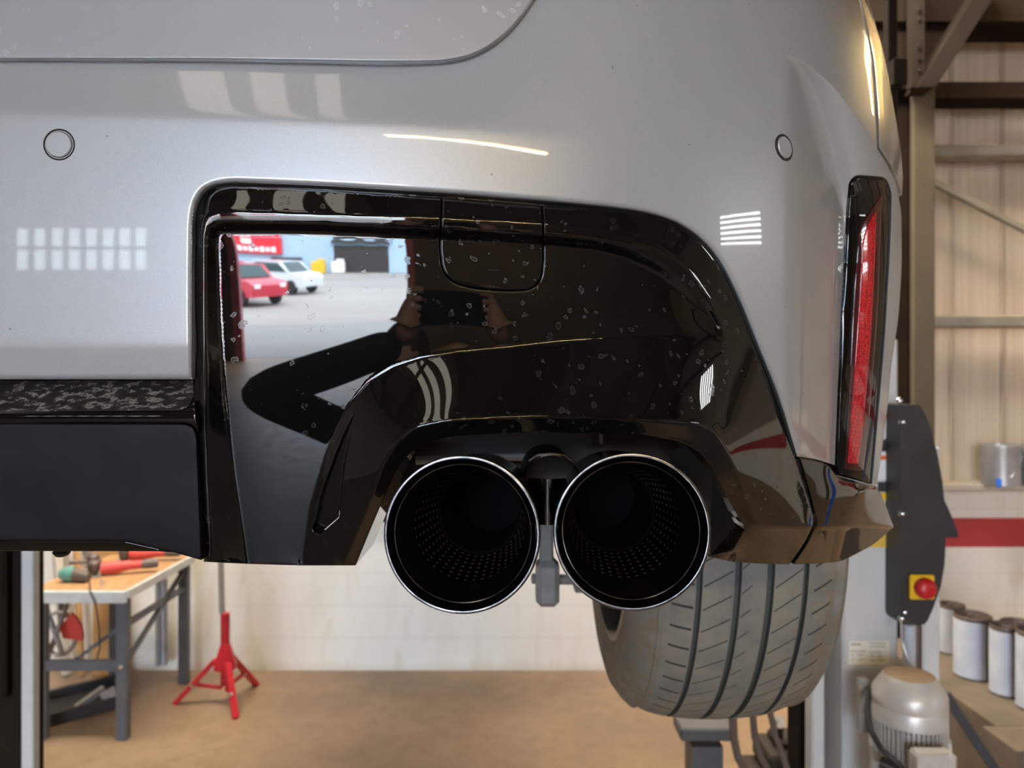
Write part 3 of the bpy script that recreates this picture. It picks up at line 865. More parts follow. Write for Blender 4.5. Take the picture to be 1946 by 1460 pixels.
# --- rear reflector set in the bumper corner
def refl_base(x, y):
    return body_depth(x, y)
hous = sheet('reflector_housing', rp([(1627, 335, 8), (1683, 339, 10), (1692, 366, 12), (1690, 450, 30), (1679, 640, 30), (1665, 800, 20), (1654, 921, 2), (1590, 903, 4), (1588, 884, 2), (1594, 740, 30), (1600, 600, 30), (1610, 402, 20), (1615, 348, 8)]), [], lambda x, y: body_depth(x, y) + .0025, M['gloss_clean'], car, step=8, er=6, ed=.003, thick=.03, label='gloss black surround')
sheet('reflector_border', rp([(1674, 370, 3), (1677, 372, 2), (1668, 600, 30), (1652, 800, 30), (1641, 896, 3), (1604, 893, 3), (1612, 760, 30), (1622, 560, 30), (1632, 440, 10), (1640, 420, 6)]), [], lambda x, y: body_depth(x, y) + .0015, M['lens_dark'], hous, step=8, er=3, ed=.002, thick=.004)
sheet('red_lens', rp([(1665, 400, 2), (1664, 470, 4), (1655, 640, 30), (1642, 800, 30), (1631, 882, 2), (1611, 880, 2), (1620, 760, 30), (1634, 560, 30), (1639, 460, 10), (1647, 432, 6)]), [], lambda x, y: body_depth(x, y) + .0006, M['lens'], hous, step=8, er=3, ed=.001, thick=.003, label='bright red beaded reflector')

# --- exhaust
def tip(c0, c1, Y0, Y1):
    a = P(c0[0], c0[1], Y0); b = P(c1[0], c1[1], Y1)
    ax = (b - a).normalized()
    t = MB().lathe([(.13, .0500), (.06, .0512), (.02, .0526), (.006, .0534), (.002, .0532), (.0010, .0528)], a, ax, 96).build('exhaust_tip', M['blackchrome'], car)
    sub(t, car)
    MB().lathe([(.0060, .0536), (.0016, .0537), (.0000, .0532), (-.0003, .0524), (-.0001, .0514), (.0012, .0507), (.006, .0505)], a, ax, 128).build('outer_rim', M['rimsteel'], t)
    MB().lathe([(.004, .0505), (.010, .0500), (.014, .0492), (.012, .0484)], a, ax, 96).build('gap_ring', M['inner_black'], t)
    MB().lathe([(.0130, .0486), (.0070, .0480), (.0058, .0474), (.0062, .0468), (.0085, .0462), (.0100, .0457)], a, ax, 128).build('inner_rim', M['rimsteel'], t)
    MB().lathe([(.0095, .0458), (.020, .0445), (.035, .0430), (.045, .0415)], a, ax, 96).build('throat', M['inner_black'], t)
    ln = (b - a).length
    MB().lathe([(.045, .0415), (ln * .55, .0395), (ln * .78, .0375), (ln * .98, .0350)], a, ax, 96).build('perforated_liner', M['perf'], t, uvmap=lambda u, v: (u, v / 3.0), recalc=True)
    MB().lathe([(ln * .98, .0350), (ln * .975, .0335), (ln * .985, .0325), (ln * 1.0, .0322), (ln * 1.9, .0318), (ln * 1.9, .0001)], a, ax, 96, smooth=True).build('inner_pipe', M['gap'], t)
tip((877, 1016), (912, 974), .500, .625)
tip((1201, 1011), (1166, 969), .502, .625)
# collector between the tips, muffler, heat shield
col_c = P(1047, 918, .60)
MB().lathe([(0, .0001), (0, .018), (-.002, .0225), (.0, .0235), (.004, .0235), (.10, .0235)], col_c, (0, 1, 0), 48).build('exhaust_collector', M['inner_black'], car)
MB().tube([P(1006, 868, .60) + Vector((0, .003, -.004)), P(1022, 865, .60), P(1047, 863, .60), P(1072, 866, .60), P(1090, 872, .60) + Vector((0, .003, -.004))], .0014, 8).build('collector_seam', M['chrome'], car)
MB().tube([P(1040, 905, .61), P(1040, 990, .61)], .019, 24).build('link_pipe', M['blackchrome'], car)
mf = MB().box((0.03, .91, 1.925), (.44, .32, .15), bev=.05)
mf.build('muffler', M['darkmetal'], car)
MB().box((0.0, 1.05, 2.03), (.44, .55, .03), bev=.01).build('heat_shield', M['darkmetal'], car)
for (bx, by) in ((1135, 846), (845, 835)):
    MB().lathe([(0, .0001), (0, .0055), (.01, .0055), (.01, .003), (.02, .003)], P(bx, by, .70), (0, .3, 1), 6, smooth=False).build('hanger_bolt', M['chrome'], car)
MB().tube([P(790, 875, .70), P(1000, 868, .72)], .004, 8).build('hanger_rod', M['galv'], car)
# inner cheeks of the arch
chk = MB()
chk.add([P(1302, 846, .605), P(1352, 900, .605), P(1398, 1000, .60), P(1350, 1056, .60), P(1316, 1046, .66), P(1290, 950, .68), P(1270, 860, .68)], [(0, 1, 2, 3, 4, 5, 6)])
chk.build('arch_cheek', M['darkcover'], car)

# --- underbody, suspension piece
ub = MB()
prof = [(.80, 1.955), (1.30, 1.80), (2.0, 1.66), (4.5, 1.66), (4.7, 2.0), (4.7, 2.4), (.80, 2.4)]
ub.prism([(-1.36, a, b) for a, b in prof], (1.62, 0, 0))
ub.build('underbody', M['darkmetal'], car)
sh_ = MB().prism([(-1.42, a, b) for a, b in ((1.0, 2.10), (4.3, 1.75), (4.6, 1.95), (4.62, 2.35), (3.4, 2.62), (2.9, 3.05), (1.5, 3.15), (1.0, 2.75))], (1.76, 0, 0))
sh_.build('body_shell', M['paint'], car)
sp_ = MB().box(P(1040, 1105, 1.15), (.036, .05, .070), bev=.008)
sp_.box(P(1038, 1030, 1.15), (.022, .03, .09), bev=.004)
sp_.tube([P(1012, 1100, 1.15), P(1120, 1103, 1.17)], .008, 10)
sp_.tube([P(1095, 1110, 1.17), P(1200, 1108, 1.2)], .014, 10)
sp_.build('suspension_bush', M['castmetal'], car)

# --- rear wheel
hubY, hubZ, R = 1.285, H - .195, .355
prof = []
def W(x, r, mi=0): prof.append((x, r, mi))
xi, xo = .200, .415
tw = xo - xi
W(.168, .235); W(.160, .262); W(.158, .285); W(.165, .310); W(.178, .328); W(.190, .339)
def crown(t): return R - .010 * (2 * t - 1) ** 2 - .006 * (2 * t - 1) ** 6
cur = -0.03
W(xi + tw * -.03, crown(-.03) - .001)
gr = [(.165, .200), (.385, .425), (.575, .620), (.795, .830)]
for g0, g1 in gr:
    for t in np.linspace(cur, g0, 5)[1:]: W(xi + tw * t, crown(t))
    W(xi + tw * (g0 + .006), crown(g0) - .007, 1)
    W(xi + tw * (g1 - .006), crown(g1) - .007, 1)
    W(xi + tw * g1, crown(g1))
    cur = g1
# mark groove walls
for t in np.linspace(cur, 1.03, 6)[1:]: W(xi + tw * t, crown(t) - (.001 if t > 1 else 0))
W(.430, .337); W(.440, .325); W(.447, .305); W(.449, .28); W(.444, .255); W(.436, .235)
pf = []
for i, q in enumerate(prof):
    nxt = prof[i + 1] if i + 1 < len(prof) else q
    pf.append((q[0], q[1], 1 if (q[2] == 1 or nxt[2] == 1) else 0))
wheel = MB().lathe(pf, (0, hubY, hubZ), (1, 0, 0), 160)
px_ = [q[0] for q in prof]
def tyre_uv(u, v): return (u, (px_[int(min(v, len(px_) - 1))] - xi) / tw)
tyre = wheel.build('tyre', [M['tyre'], M['groove']], car, uvmap=tyre_uv, angle=50)
sub(tyre, car)
rim = MB().lathe([(.172, .236), (.166, .240), (.164, .232), (.172, .226), (.20, .215), (.30, .20), (.40, .205), (.43, .232), (.436, .236)], (0, hubY, hubZ), (1, 0, 0), 96)
rim.build('wheel_rim', M['alloy'], tyre)
sk = MB().lathe([(.36, .0001), (.36, .06), (.34, .07), (.30, .07)], (0, hubY, hubZ), (1, 0, 0), 48)
for k in range(5):
    a = 2 * PI * k / 5 + .3
    dvec = Vector((0, math.cos(a), math.sin(a)))
    sk.bar(Vector((.37, hubY, hubZ)) + dvec * .04, Vector((.40, hubY, hubZ)) + dvec * .215, .05, .02)
sk.build('spokes', M['alloy'], tyre)
MB().lathe([(.20, .0001), (.20, .165), (.222, .165), (.222, .0001)], (0, hubY, hubZ), (1, 0, 0), 64).build('brake_disc', M['darkmetal'], tyre)

# ================================================================== THE WORKSHOP
WY = 5.14
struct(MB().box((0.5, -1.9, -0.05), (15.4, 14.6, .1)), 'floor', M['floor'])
struct(MB().box((0.5, WY + .1, .64), (15, .2, 1.28)), 'wall_far', M['dado'])
cl = MB().box((0.5, WY + .14, 3.42), (15, .04, 4.28))
for k in range(40):
    x = -6.8 + k * .366 + .05
    cl.box((x, WY + .115, 3.42), (.035, .03, 4.26), 1, bev=.008)
struct(cl, 'wall_far_cladding', [M['cladding'], M['clad_rib']])
struct(MB().box((0.5, WY - .02, 1.29), (15, .16, .055), bev=.01), 'trim_1', M['sill'])
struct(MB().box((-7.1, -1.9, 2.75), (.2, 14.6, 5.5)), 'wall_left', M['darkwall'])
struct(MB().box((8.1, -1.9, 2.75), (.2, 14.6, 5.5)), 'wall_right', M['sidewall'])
wr = MB().box((7.97, -1.9, .64), (.06, 14.6, 1.28))
struct(wr, 'wall_right_lower', M['dado'])
for k, yy in enumerate((-6.5, -4.4, 0.6, 2.6, 4.4)):
    struct(MB().box((7.88, yy, 2.75), (.12, .18, 5.5)), 'trim_%d' % (10 + k), M['steelcol'])
tag(MB().box((4.7, 2.05, 1.0), (.12, .12, 2.0), bev=.01).box((4.7, 2.05, .01), (.3, .3, .02)).build('bollard_post', M['blue']), 'tall blue post on the right side of the bay, mirrored in the bumper end', 'post')
# back wall with doorway x -3.6..-0.3, z 0..4.2 and a window band
bw = MB()
DX0, DX1, DZ = -3.55, -0.15, 4.2
WX0, WX1, WZ0, WZ1 = -6.85, -4.9, 3.05, 3.85
bw.box(((8.2 + DX1) / 2, -9.1, 2.75), (8.2 - DX1, .2, 5.5))
bw.box(((DX0 + DX1) / 2, -9.1, (5.5 + DZ) / 2), (DX1 - DX0, .2, 5.5 - DZ))
bw.box(((DX0 + WX1) / 2, -9.1, 2.75), (DX0 - WX1, .2, 5.5))
bw.box(((WX0 + WX1) / 2, -9.1, WZ0 / 2), (WX1 - WX0, .2, WZ0))
bw.box(((WX0 + WX1) / 2, -9.1, (5.5 + WZ1) / 2), (WX1 - WX0, .2, 5.5 - WZ1))
bw.box(((-7.2 + WX0) / 2, -9.1, 2.75), (WX0 + 7.2, .2, 5.5))
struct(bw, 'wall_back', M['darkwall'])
wf = MB()
for k in range(9): wf.box((WX0 + (WX1 - WX0) * k / 8, -9.1, (WZ0 + WZ1) / 2), (.06, .06, WZ1 - WZ0))
for k in range(3): wf.box(((WX0 + WX1) / 2, -9.1, WZ0 + (WZ1 - WZ0) * k / 2), (WX1 - WX0, .07, .06))
wf.box(((WX0 + WX1) / 2, -9.16, (WZ0 + WZ1) / 2), (WX1 - WX0, .02, WZ1 - WZ0), 1)
struct(wf, 'window_1', [M['steelcol'], M['winsheet']])
df = MB()
for x in (DX0, DX1): df.box((x, -8.95, DZ / 2), (.16, .12, DZ))
struct(df, 'door_1', M['pinkbrick'])
ce = MB().box((0.5, -1.9, 5.6), (15.4, 14.6, .2))
for k in range(7): ce.box((0.5, -8.4 + k * 2.1, 5.38), (15, .12, .24))
for k in range(8): ce.box((-6.2 + k * 1.9, -2, 5.46), (.06, 14, .1))
struct(ce, 'ceiling', M['ceiling'])
struct(MB().box((-0.6, 3.9, 5.44), (6, 1.1, .02)), 'added_glow_panel', M['fillglow'])  # unseen glowing panel, added to go with the far-wall light
rs = MB()
for k in range(3): rs.box((-1.52 + k * .40, -1.6, 5.29), (.26 - .05 * k, 2.2, .02))
struct(rs, 'window_3', M['roofdim'])

lv = MB()
for k in range(6):
    lv.box((7.985, -2.9, 3.32 + k * .13), (.02, 2.0, .045))
    lv.box((7.97, -2.9, 3.385 + k * .13), (.06, 2.1, .03), 1)
struct(lv, 'window_4', [M['louvre'], M['steelcol']])
# steelwork on the far wall
sc_ = MB()
x0 = (1738 - 973) / F * 4.75; x1 = (1778 - 973) / F * 4.75
sc_.box(((x0 + x1) / 2, 4.78, 2.0 + (730 - 165) / F * 4.75 / 2 - 1.0), (x1 - x0, .05, 2.0 + (730 - 165) / F * 4.75), bev=.004)
sc_.box(((x0 + x1) / 2, 4.92, 1.95), (.02, .26, 3.9))
sc_.box(((x0 + x1) / 2, 5.06, 1.95), (x1 - x0, .03, 3.9))
struct(sc_, 'trim_2', M['steelcol'])
dk = MB()
xx0 = (1650 - 973) / F * 4.85; xx1 = (1742 - 973) / F * 4.85
dk.box(((xx0 + xx1) / 2, 4.95, 2.75), (xx1 - xx0, .14, 5.5), bev=.01)
dk.prism([P(1650, 168, 4.80), P(1745, 168, 4.80), P(1880, -30, 4.80), P(1880, -260, 4.80), P(1650, -260, 4.80)], (0, .08, 0))
struct(dk, 'trim_3', M['steeldark'])
dg = MB()
dg.prism([P(1744, 165, 4.60), P(1778, 165, 4.60), P(1905, -30, 4.60), P(1866, -30, 4.60)], (0, .16, 0), 0)
dg.prism([P(1733, 165, 4.62), P(1757, 165, 4.62), P(1757, -60, 4.62), P(1733, -60, 4.62)], (0, .06, 0), 0)
for yy in (18, 36, 88, 110, 132, 20 - 40): dg.lathe([(0, .014), (.012, .012), (.014, .0001)], P(1747, yy, 4.61), (0, -1, 0), 8, 1)
struct(dg, 'trim_4', [M['steelbrace'], M['chrome']])
ea = MB().box((4.3, 4.9, 4.45), (4.8, .3, .22)); ea.box((4.3, 4.95, H + (730 - 182) / F * 4.95), (4.6, .2, .105))
struct(ea, 'trim_5', M['steeldark'])
for i, (ya, th) in enumerate(((38, 24), (291, 22), (612, 24))):
    g = MB().box((4.5, 5.06, H + (730 - ya) / F * 5.06), (4.4, .12, th / F * 5.06), bev=.012)
    struct(g, 'trim_%d' % (6 + i), M['girt'])
struct(MB().bar(P(1760, 340, 5.0), P(2080, 505, 5.0), .045, .045), 'trim_9', M['girt'])

# fluorescent battens
def batten(a, b, label, power=0):
    a = Vector(a); b = Vector(b); mid = (a + b) / 2
    t = thing('fluorescent_batten', mid, label, 'ceiling light', 'fluorescent battens under the roof')
    d = (b - a).normalized()
    MB().bar(a, b, .09, .05).build('housing', M['white'], t)
    if power:
        area('batten_light', tuple(mid - Vector((0, 0, .075))), (0, 0, math.atan2(d.y, d.x)), (b - a).length * .95, .03, power, (1.0, .80, .52))
    MB().tube([a - Vector((0, 0, .045)) + d * .03, b - Vector((0, 0, .045)) - d * .03], .014, 10).build('tube', M['tube'], t)
    return t
BATTENS = [((-0.6, -7.9, 5.1), (3.1, -6.95, 5.1), 'warm tube light near the back wall above the yard door', 130),
           ((3.6, 4.45, 4.9), (5.3, 4.75, 4.9), 'warm tube light under the roof at the far right wall', 12)]
for a, b, lb, pw in BATTENS: batten(a, b, lb, pw)

# ---- right lift column with its motor and black control cover
lift = thing('lift_column', (1.12, 2.3, 0), 'pale grey lift column with black control cover and electric motor, right of the wheel', 'car lift', 'vehicle lift columns')
LY = 2.25
lc = MB()
lc.box(((1602 - 973) / F * LY + .5 * (106 / F * LY), LY + .13, 1.07), (106 / F * LY, .26, 2.14), bev=.008)
lc.box(((1556 - 973) / F * LY, LY + .03, 1.07), (25 / F * LY, .06, 2.14), bev=.006)
lc.box(((1580 - 973) / F * LY, LY + .18, 1.07), (60 / F * LY, .10, 2.14), 1)
lc.box((1.14, LY + .1, .01), (.5, .5, .02))
lc.build('column', [M['liftgrey'], M['steeldark']], lift)
MB().box(((1768 - 973) / F * 2.35, 2.40, .90), (.055, .12, 1.8), bev=.006).build('rear_flange', M['liftgrey'], lift)
MB().box(((1698 - 973) / F * 2.4, 2.42, 3.0), (.03, .04, 1.75), bev=.004).box(P(1705, 140, 2.385), (.045, .05, .085), bev=.004).build('upper_mast', M['steeldark'], lift)
cc = [(1712, 770), (1746, 769), (1756, 782), (1768, 812), (1781, 860), (1791, 915), (1797, 970), (1798, 1020), (1795, 1075), (1788, 1115), (1774, 1155), (1763, 1180), (1756, 1187), (1716, 1187), (1712, 1180)]
ctl = MB().prism([P(a, b, 2.16) for a, b in cc], (0, .14, 0))
ctl.prism([P(1792, 945, 2.24), P(1806, 975, 2.24), P(1821, 1012, 2.24), P(1821, 1022, 2.24), P(1790, 1022, 2.24)], (0, .06, 0))
co = sub(ctl.build('control_cover', M['darkcover'], lift), lift)
es = MB().box(P(1752, 1116, 2.150), (.072, .012, .072), bev=.004).build('emergency_stop_plate', M['yellow'], co)
MB().lathe([(0, .028), (.012, .030), (.022, .029), (.030, .022), (.033, .010), (.034, .0001)], P(1754, 1117, 2.145), (0, -1, .1), 32).build('emergency_stop_button', M['red'], co)
for (a, b) in ((1714, 802), (1713, 976), (1717, 1163), (1712, 1175), (1708, 762)):
    MB().lathe([(0, .010), (.006, .009), (.010, .005), (.011, .0001)], P(a, b, 2.17), (0, -1, 0), 12).build('cover_screw', M['chrome'], co)
for i, (a, b, c_, d, mt) in enumerate(((1612, 1218, 1690, 1263, 'cream_label'), (1655, 998, 1697, 1040, 'yellow'), (1668, 937, 1692, 951, 'yellow'), (1668, 783, 1695, 833, 'white'), (1668, 836, 1695, 858, 'black'), (1668, 860, 1695, 912, 'white'), (1668, 916, 1692, 935, 'black'))):
    st_ = MB().box(P((a + c_) / 2, (b + d) / 2, LY - .0022), ((c_ - a) / F * LY, .003, (d - b) / F * LY))
    so = sub(st_.build('rating_plate' if i == 0 else 'warning_sticker', M[mt], lift), lift)
    if i == 0:
        pr = MB()
        for k, (x0_, x1_) in enumerate(((1618, 1636), (1652, 1684), (1652, 1682), (1616, 1645), (1652, 1676), (1618, 1622), (1630, 1640), (1655, 1660), (1668, 1676), (1618, 1622), (1630, 1642), (1655, 1662), (1668, 1680))):
            yy = (1225, 1223, 1229, 1238, 1240, 1245, 1245, 1247, 1247, 1254, 1254, 1255, 1255)[k]
            pr.box(P((x0_ + x1_) / 2, yy, LY - .0042), ((x1_ - x0_) / F * LY, .0012, (3.5 if k == 0 else 1.6) / F * LY))
        pr.build('plate_print', M['greyprint'], so)
    if i in (3, 5):
        MB().box(P(1681, b + 9 if i == 3 else b + 10, LY - .0045), (27 / F * LY, .0015, 8 / F * LY)).build('orange_band', M['orange'], so)
    if i == 1:
        pr = MB()
        for k in range(6): pr.box(P(1676, 1006 + k * 5.5, LY - .0045), (30 / F * LY, .0012, 1.2 / F * LY))
        pr.build('sticker_print', M['greyprint'], so)
MB().tube([P(1728, 1187, 2.2), P(1728, 1330, 2.2)], .018, 14).build('conduit', M['wrap'], lift)
MB().tube([P(1742, 1187, 2.22), P(1742, 1340, 2.22)], .014, 14).build('conduit', M['toolgrey'], lift)
MB().tube([P(1712, 1180, 2.14), P(1713, 1215, 2.12), P(1722, 1245, 2.1), P(1735, 1275, 2.1)], .003, 8).build('earth_wire', M['galv'], lift)
# motor
MY = 2.0
mc = P(1728, 1300, MY)
mo = MB().lathe([(-.9, .078), (-.105, .078)], mc, (0, 0, 1), 64)
for k in range(48):
    a = 2 * PI * k / 48
    d = Vector((math.cos(a), math.sin(a), 0))
    mo.box(mc + d * .083 + Vector((0, 0, -.27)), (.020, .003, .40), 0, Matrix.Rotation(a, 3, 'Z'))
for k in range(4):
    a = PI / 4 + k * PI / 2 + .35
    d = Vector((math.cos(a), math.sin(a), 0))
    mo.box(mc + d * .086 + Vector((0, 0, -.16)), (.026, .024, .05), 0, Matrix.Rotation(a, 3, 'Z'), .003)
    mo.tube([mc + d * .086 + Vector((0, 0, -.16)), mc + d * .086 + Vector((0, 0, -.34))], .010, 10)
mot = sub(mo.build('motor', M['aluminium'], lift), lift)
MB().lathe([(-.098, .0865), (-.095, .092), (-.056, .0935), (-.052, .0915), (-.048, .0935), (-.022, .0925), (-.010, .088), (.022, .066), (.026, .062)], mc, (0, 0, 1), 72).build('fan_cover', M['aluminium'], mot)
MB().lathe([(.0262, .0625), (.0275, .058), (.0275, .0001)], mc, (0, 0, 1), 72).build('fan_grille', M['dustytop'], mot)
tb = MB().box(P(1772, 1475, 1.86), (.100, .05, .128), bev=.008)
tb.box(P(1772, 1475, 1.832), (.080, .008, .105), bev=.004)
tb.box(P(1772, 1470, 1.90), (.10, .06, .12), bev=.008)
for a, b in ((1742, 1432), (1802, 1432)): tb.lathe([(0, .0045), (.004, .004), (.0045, .0001)], P(a, b, 1.833), (0, -1, 0), 10)
tb.build('terminal_box', M['aluminium'], mot)
MB().tube([P(1652, 1312, 2.06), P(1647, 1345, 2.0), P(1655, 1390, 1.95), P(1675, 1425, 1.9), P(1705, 1450, 1.88), P(1722, 1470, 1.88)], .007, 10).build('motor_cable', M['rubber'], mot)
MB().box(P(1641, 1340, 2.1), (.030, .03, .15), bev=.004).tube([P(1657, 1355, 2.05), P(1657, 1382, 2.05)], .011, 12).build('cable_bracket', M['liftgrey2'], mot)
MB().tube([P(1672, 1448, 1.95), P(1700, 1462, 1.93), P(1712, 1475, 1.93)], .016, 12).build('pump_block', M['darkmetal'], mot)

# ---- left lift column
l2 = thing('lift_column', (-1.78, 2.62, 0), 'grey lift column with dark open channel at the left edge of the photo', 'car lift', 'vehicle lift columns')
Y2 = 2.6
ll = MB()
ll.box(((51 - 973) / F * Y2, Y2 + .02, 1.45), (23 / F * Y2, .04, 2.9), bev=.004)
ll.box(((-90 - 973) / F * Y2, Y2 + .02, 1.45), (23 / F * Y2, .04, 2.9), bev=.004)
ll.box(((-22 - 973) / F * Y2, Y2 + .035, 1.45), (128 / F * Y2, .01, 2.9), 1)
ll.box(((-22 - 973) / F * Y2, Y2 + .15, 1.45), (.06, .22, 2.9), 1)
ll.box((-1.84, Y2 + .1, .01), (.5, .4, .02))
ll.build('column', [M['liftgrey'], M['steeldark']], l2)
MB().box(((-22 - 973) / F * Y2, Y2 + .01, 1.2), (.13, .04, .62), bev=.01).build('carriage', M['steeldark'], l2)

# ---- workbench on the left
bench = thing('workbench', (-2.45, 4.5, 0), 'grey steel workbench with worn plywood top against the far wall', 'workbench')
FY, BY = 4.12, 4.97
bz = 2 - (1126 - 730) / F * FY
bx1 = (241 - 973) / F * FY; bx0 = -2.70
MB().box(((bx0 + bx1) / 2, (FY + BY) / 2, bz + .001), (bx1 - bx0, BY - FY, .03), bev=.003).build('bench_top', M['benchtop'], bench)
MB().box(((bx0 + bx1) / 2, FY - .012, bz - .022), (bx1 - bx0 + .01, .024, .068), bev=.004).box((bx1 + .006, (FY + BY) / 2, bz - .01), (.022, BY - FY, .05), bev=.003).build('edge_frame', M['benchedge'], bench)
zr = 2 - (1268 - 730) / F * FY
for (x, y) in ((bx1 - .035, FY + .03), (bx1 - .035, BY - .05), (bx0 + .05, FY + .03), (bx0 + .05, BY - .05)):
    MB().box((x, y, (bz - .03) / 2), (.065, .05, bz - .03), bev=.005).build('leg', M['benchsteel'], bench)
rl = MB()
rl.box(((bx0 + bx1) / 2, FY + .03, zr), (bx1 - bx0 - .1, .03, .06), bev=.004)
rl.build('front_rail', M['benchsteel'], bench)
MB().box((bx1 - .035, (FY + BY) / 2, zr + .22), (.03, BY - FY - .1, .035), bev=.004).build('side_rail', M['benchsteel'], bench)
MB().bar((bx1 - .035, FY + .05, zr), (bx1 - .035, BY - .06, bz - .08), .03, .02).build('brace', M['benchsteel'], bench)
MB().bar((bx0 + .2, FY + .05, zr - .0), (bx1 - .05, FY + .05, bz - .2), .03, .02).build('brace', M['benchsteel'], bench)
MB().lathe([(0, .014), (.006, .012), (.008, .0001)], (bx1 - .035, FY + .003, zr), (0, -1, 0), 12).build('bolt', M['chrome'], bench)
top = bz + .016

# tools on the bench
def grinder(loc, ang, label, tilt=0.0, c='toolred'):
    t = thing('angle_grinder', loc, label, 'power tool', 'power tools on the workbench')
    o = Vector(loc); u = Vector((math.cos(ang), math.sin(ang), tilt)); up = Vector((0, 0, 1))
    MB().tube([o + up * .045 - u * .02, o + up * .045 + u * .05, o + up * .05 + u * .13, o + up * .05 + u * .20], [.036, .038, .028, .026], 16).build('body', M[c], t)
    MB().tube([o + up * .05 + u * .198, o + up * .052 + u * .25, o + up * .05 + u * .29], [.026, .03, .024], 14).build('handle', M['toolgrey'], t)
    MB().lathe([(-.05, .014), (-.02, .03), (0, .034), (.03, .034), (.045, .022), (.05, .001)], o + up * .05 - u * .06, (0, 0, 1), 18).build('gear_head', M['toolgrey'], t)
    MB().lathe([(0, .0001), (0, .058), (.003, .058), (.003, .0001)], o + up * .004 - u * .06, (0, 0, 1), 28).build('disc', M['castmetal'], t)
    s_ = Vector((-math.sin(ang), math.cos(ang), 0))
    MB().tube([o + up * .05 - u * .06 + s_ * .02, o + up * .06 - u * .05 + s_ * .13], [.009, .015], 10).build('side_handle', M['toolgrey'], t)
    return t
g1 = P(205, 1100, 4.45); grinder((g1.x, 4.42, top), .35, 'red and grey angle grinder lying on the bench nearest its front edge')
g2 = P(250, 1070, 4.75); grinder((g2.x, 4.78, top), .1, 'bright red angle grinder at the back of the workbench')
g3 = P(172, 1085, 4.6); grinder((g3.x, 4.62, top), 2.2, 'dark brown and red power tool between the two grinders', c='toolgrey')
dr = thing('electric_drill', (P(140, 1110, 4.3).x, 4.28, top), 'green and brown electric drill at the left front of the bench', 'power tool', 'power tools on the workbench')
o = Vector(dr.location)
MB().tube([o + Vector((-.06, 0, .04)), o + Vector((-.03, 0, .045)), o + Vector((.02, 0, .045))], [.03, .042, .04], 16).build('motor_housing', M['toolgreen'], dr)
MB().tube([o + Vector((.018, 0, .044)), o + Vector((.06, -.01, .035)), o + Vector((.11, -.02, .03))], [.038, .035, .026], 16).build('grip', M['toolgrey'], dr)
cb = MB().tube([P(170, 1105, 4.15), P(172, 1128, 4.08), P(182, 1150, 4.08), P(188, 1190, 4.1), P(190, 1230, 4.12), P(183, 1255, 4.2), P(172, 1262, 4.3)], .004, 8)
tag(cb.build('power_cable', M['rubber']), 'thin dark cable hanging off the front of the workbench', 'cable')
sk_ = MB().lathe([(0, .014), (.03, .014), (.032, .008), (.02, .008)], (P(204, 1105, 4.25).x, 4.2, top), (0, 0, 1), 14)
tag(sk_.build('steel_socket', M['chrome']), 'small bright steel socket on the bench in front of the grinders', 'socket')

# boards, reel and things below and behind the bench
tag(MB().box((P(197, 1190, 5.0).x, 5.045, .56), (.19, .03, 1.12), bev=.004).build('plywood_board', M['ply']), 'tan plywood board leaning on the wall behind the bench', 'board')
tag(MB().bar((-3.02, 5.0, 0.03), (-3.20, 5.06, 1.75), .055, .045).build('timber_batten', M['sill']), 'pale timber batten upright at the left end of the bench', 'timber', 'timber battens by the bench')
tag(MB().bar((-2.93, 5.02, 0.02), (-3.04, 5.07, 1.75), .035, .035).build('timber_batten', M['ply']), 'thin brown timber batten upright beside the paler one', 'timber', 'timber battens by the bench')
pk = MB().tube([P(300, 1105, 5.0), P(300, 1265, 5.0)], .016, 12).tube([P(311, 1100, 5.0), P(311, 1262, 5.0)], .026, 12)
tag(pk.build('wall_conduit', M['tubegrey']), 'pair of grey vertical conduits on the wall behind the bench legs', 'pipe')
reel = thing('cable_reel', (-2.70, 4.40, .4), 'red and grey cable reel hanging under the workbench', 'reel')
rc = Vector((P(112, 1205, 4.4).x, 4.40, 2 - (1205 - 730) / F * 4.4))
def sector(a0, a1, r0, r1, y, th):
    n = 8
    pts = [rc + Vector((math.cos(a0 + (a1 - a0) * k / n) * r1, y, math.sin(a0 + (a1 - a0) * k / n) * r1)) for k in range(n + 1)]
    pts += [rc + Vector((math.cos(a1 - (a1 - a0) * k / n) * r0, y, math.sin(a1 - (a1 - a0) * k / n) * r0)) for k in range(n + 1)]
    return pts, (0, th, 0)
sr = MB(); sr.prism(*sector(-.15, .95, .05, .17, -.05, .02)); sr.build('red_guard', M['toolred'], reel)
MB().box(rc + Vector((-.08, -.06, -.06)), (.11, .05, .12), bev=.02).build('red_case', M['toolred'], reel)
MB().tube([rc + Vector((.10 * math.cos(t), -.02 + .002 * t, .13 * math.sin(t))) for t in np.linspace(0, 6 * PI, 60)], .009, 8).build('coiled_cable', M['tubegrey'], reel)
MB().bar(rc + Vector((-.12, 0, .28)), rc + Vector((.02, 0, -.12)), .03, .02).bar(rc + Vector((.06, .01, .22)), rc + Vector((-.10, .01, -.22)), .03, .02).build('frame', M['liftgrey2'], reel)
MB().bar(rc + Vector((0, .02, .02)), Vector((rc.x, rc.y + .02, bz - .015)), .03, .01).build('hanging_strap', M['toolgrey'], reel)

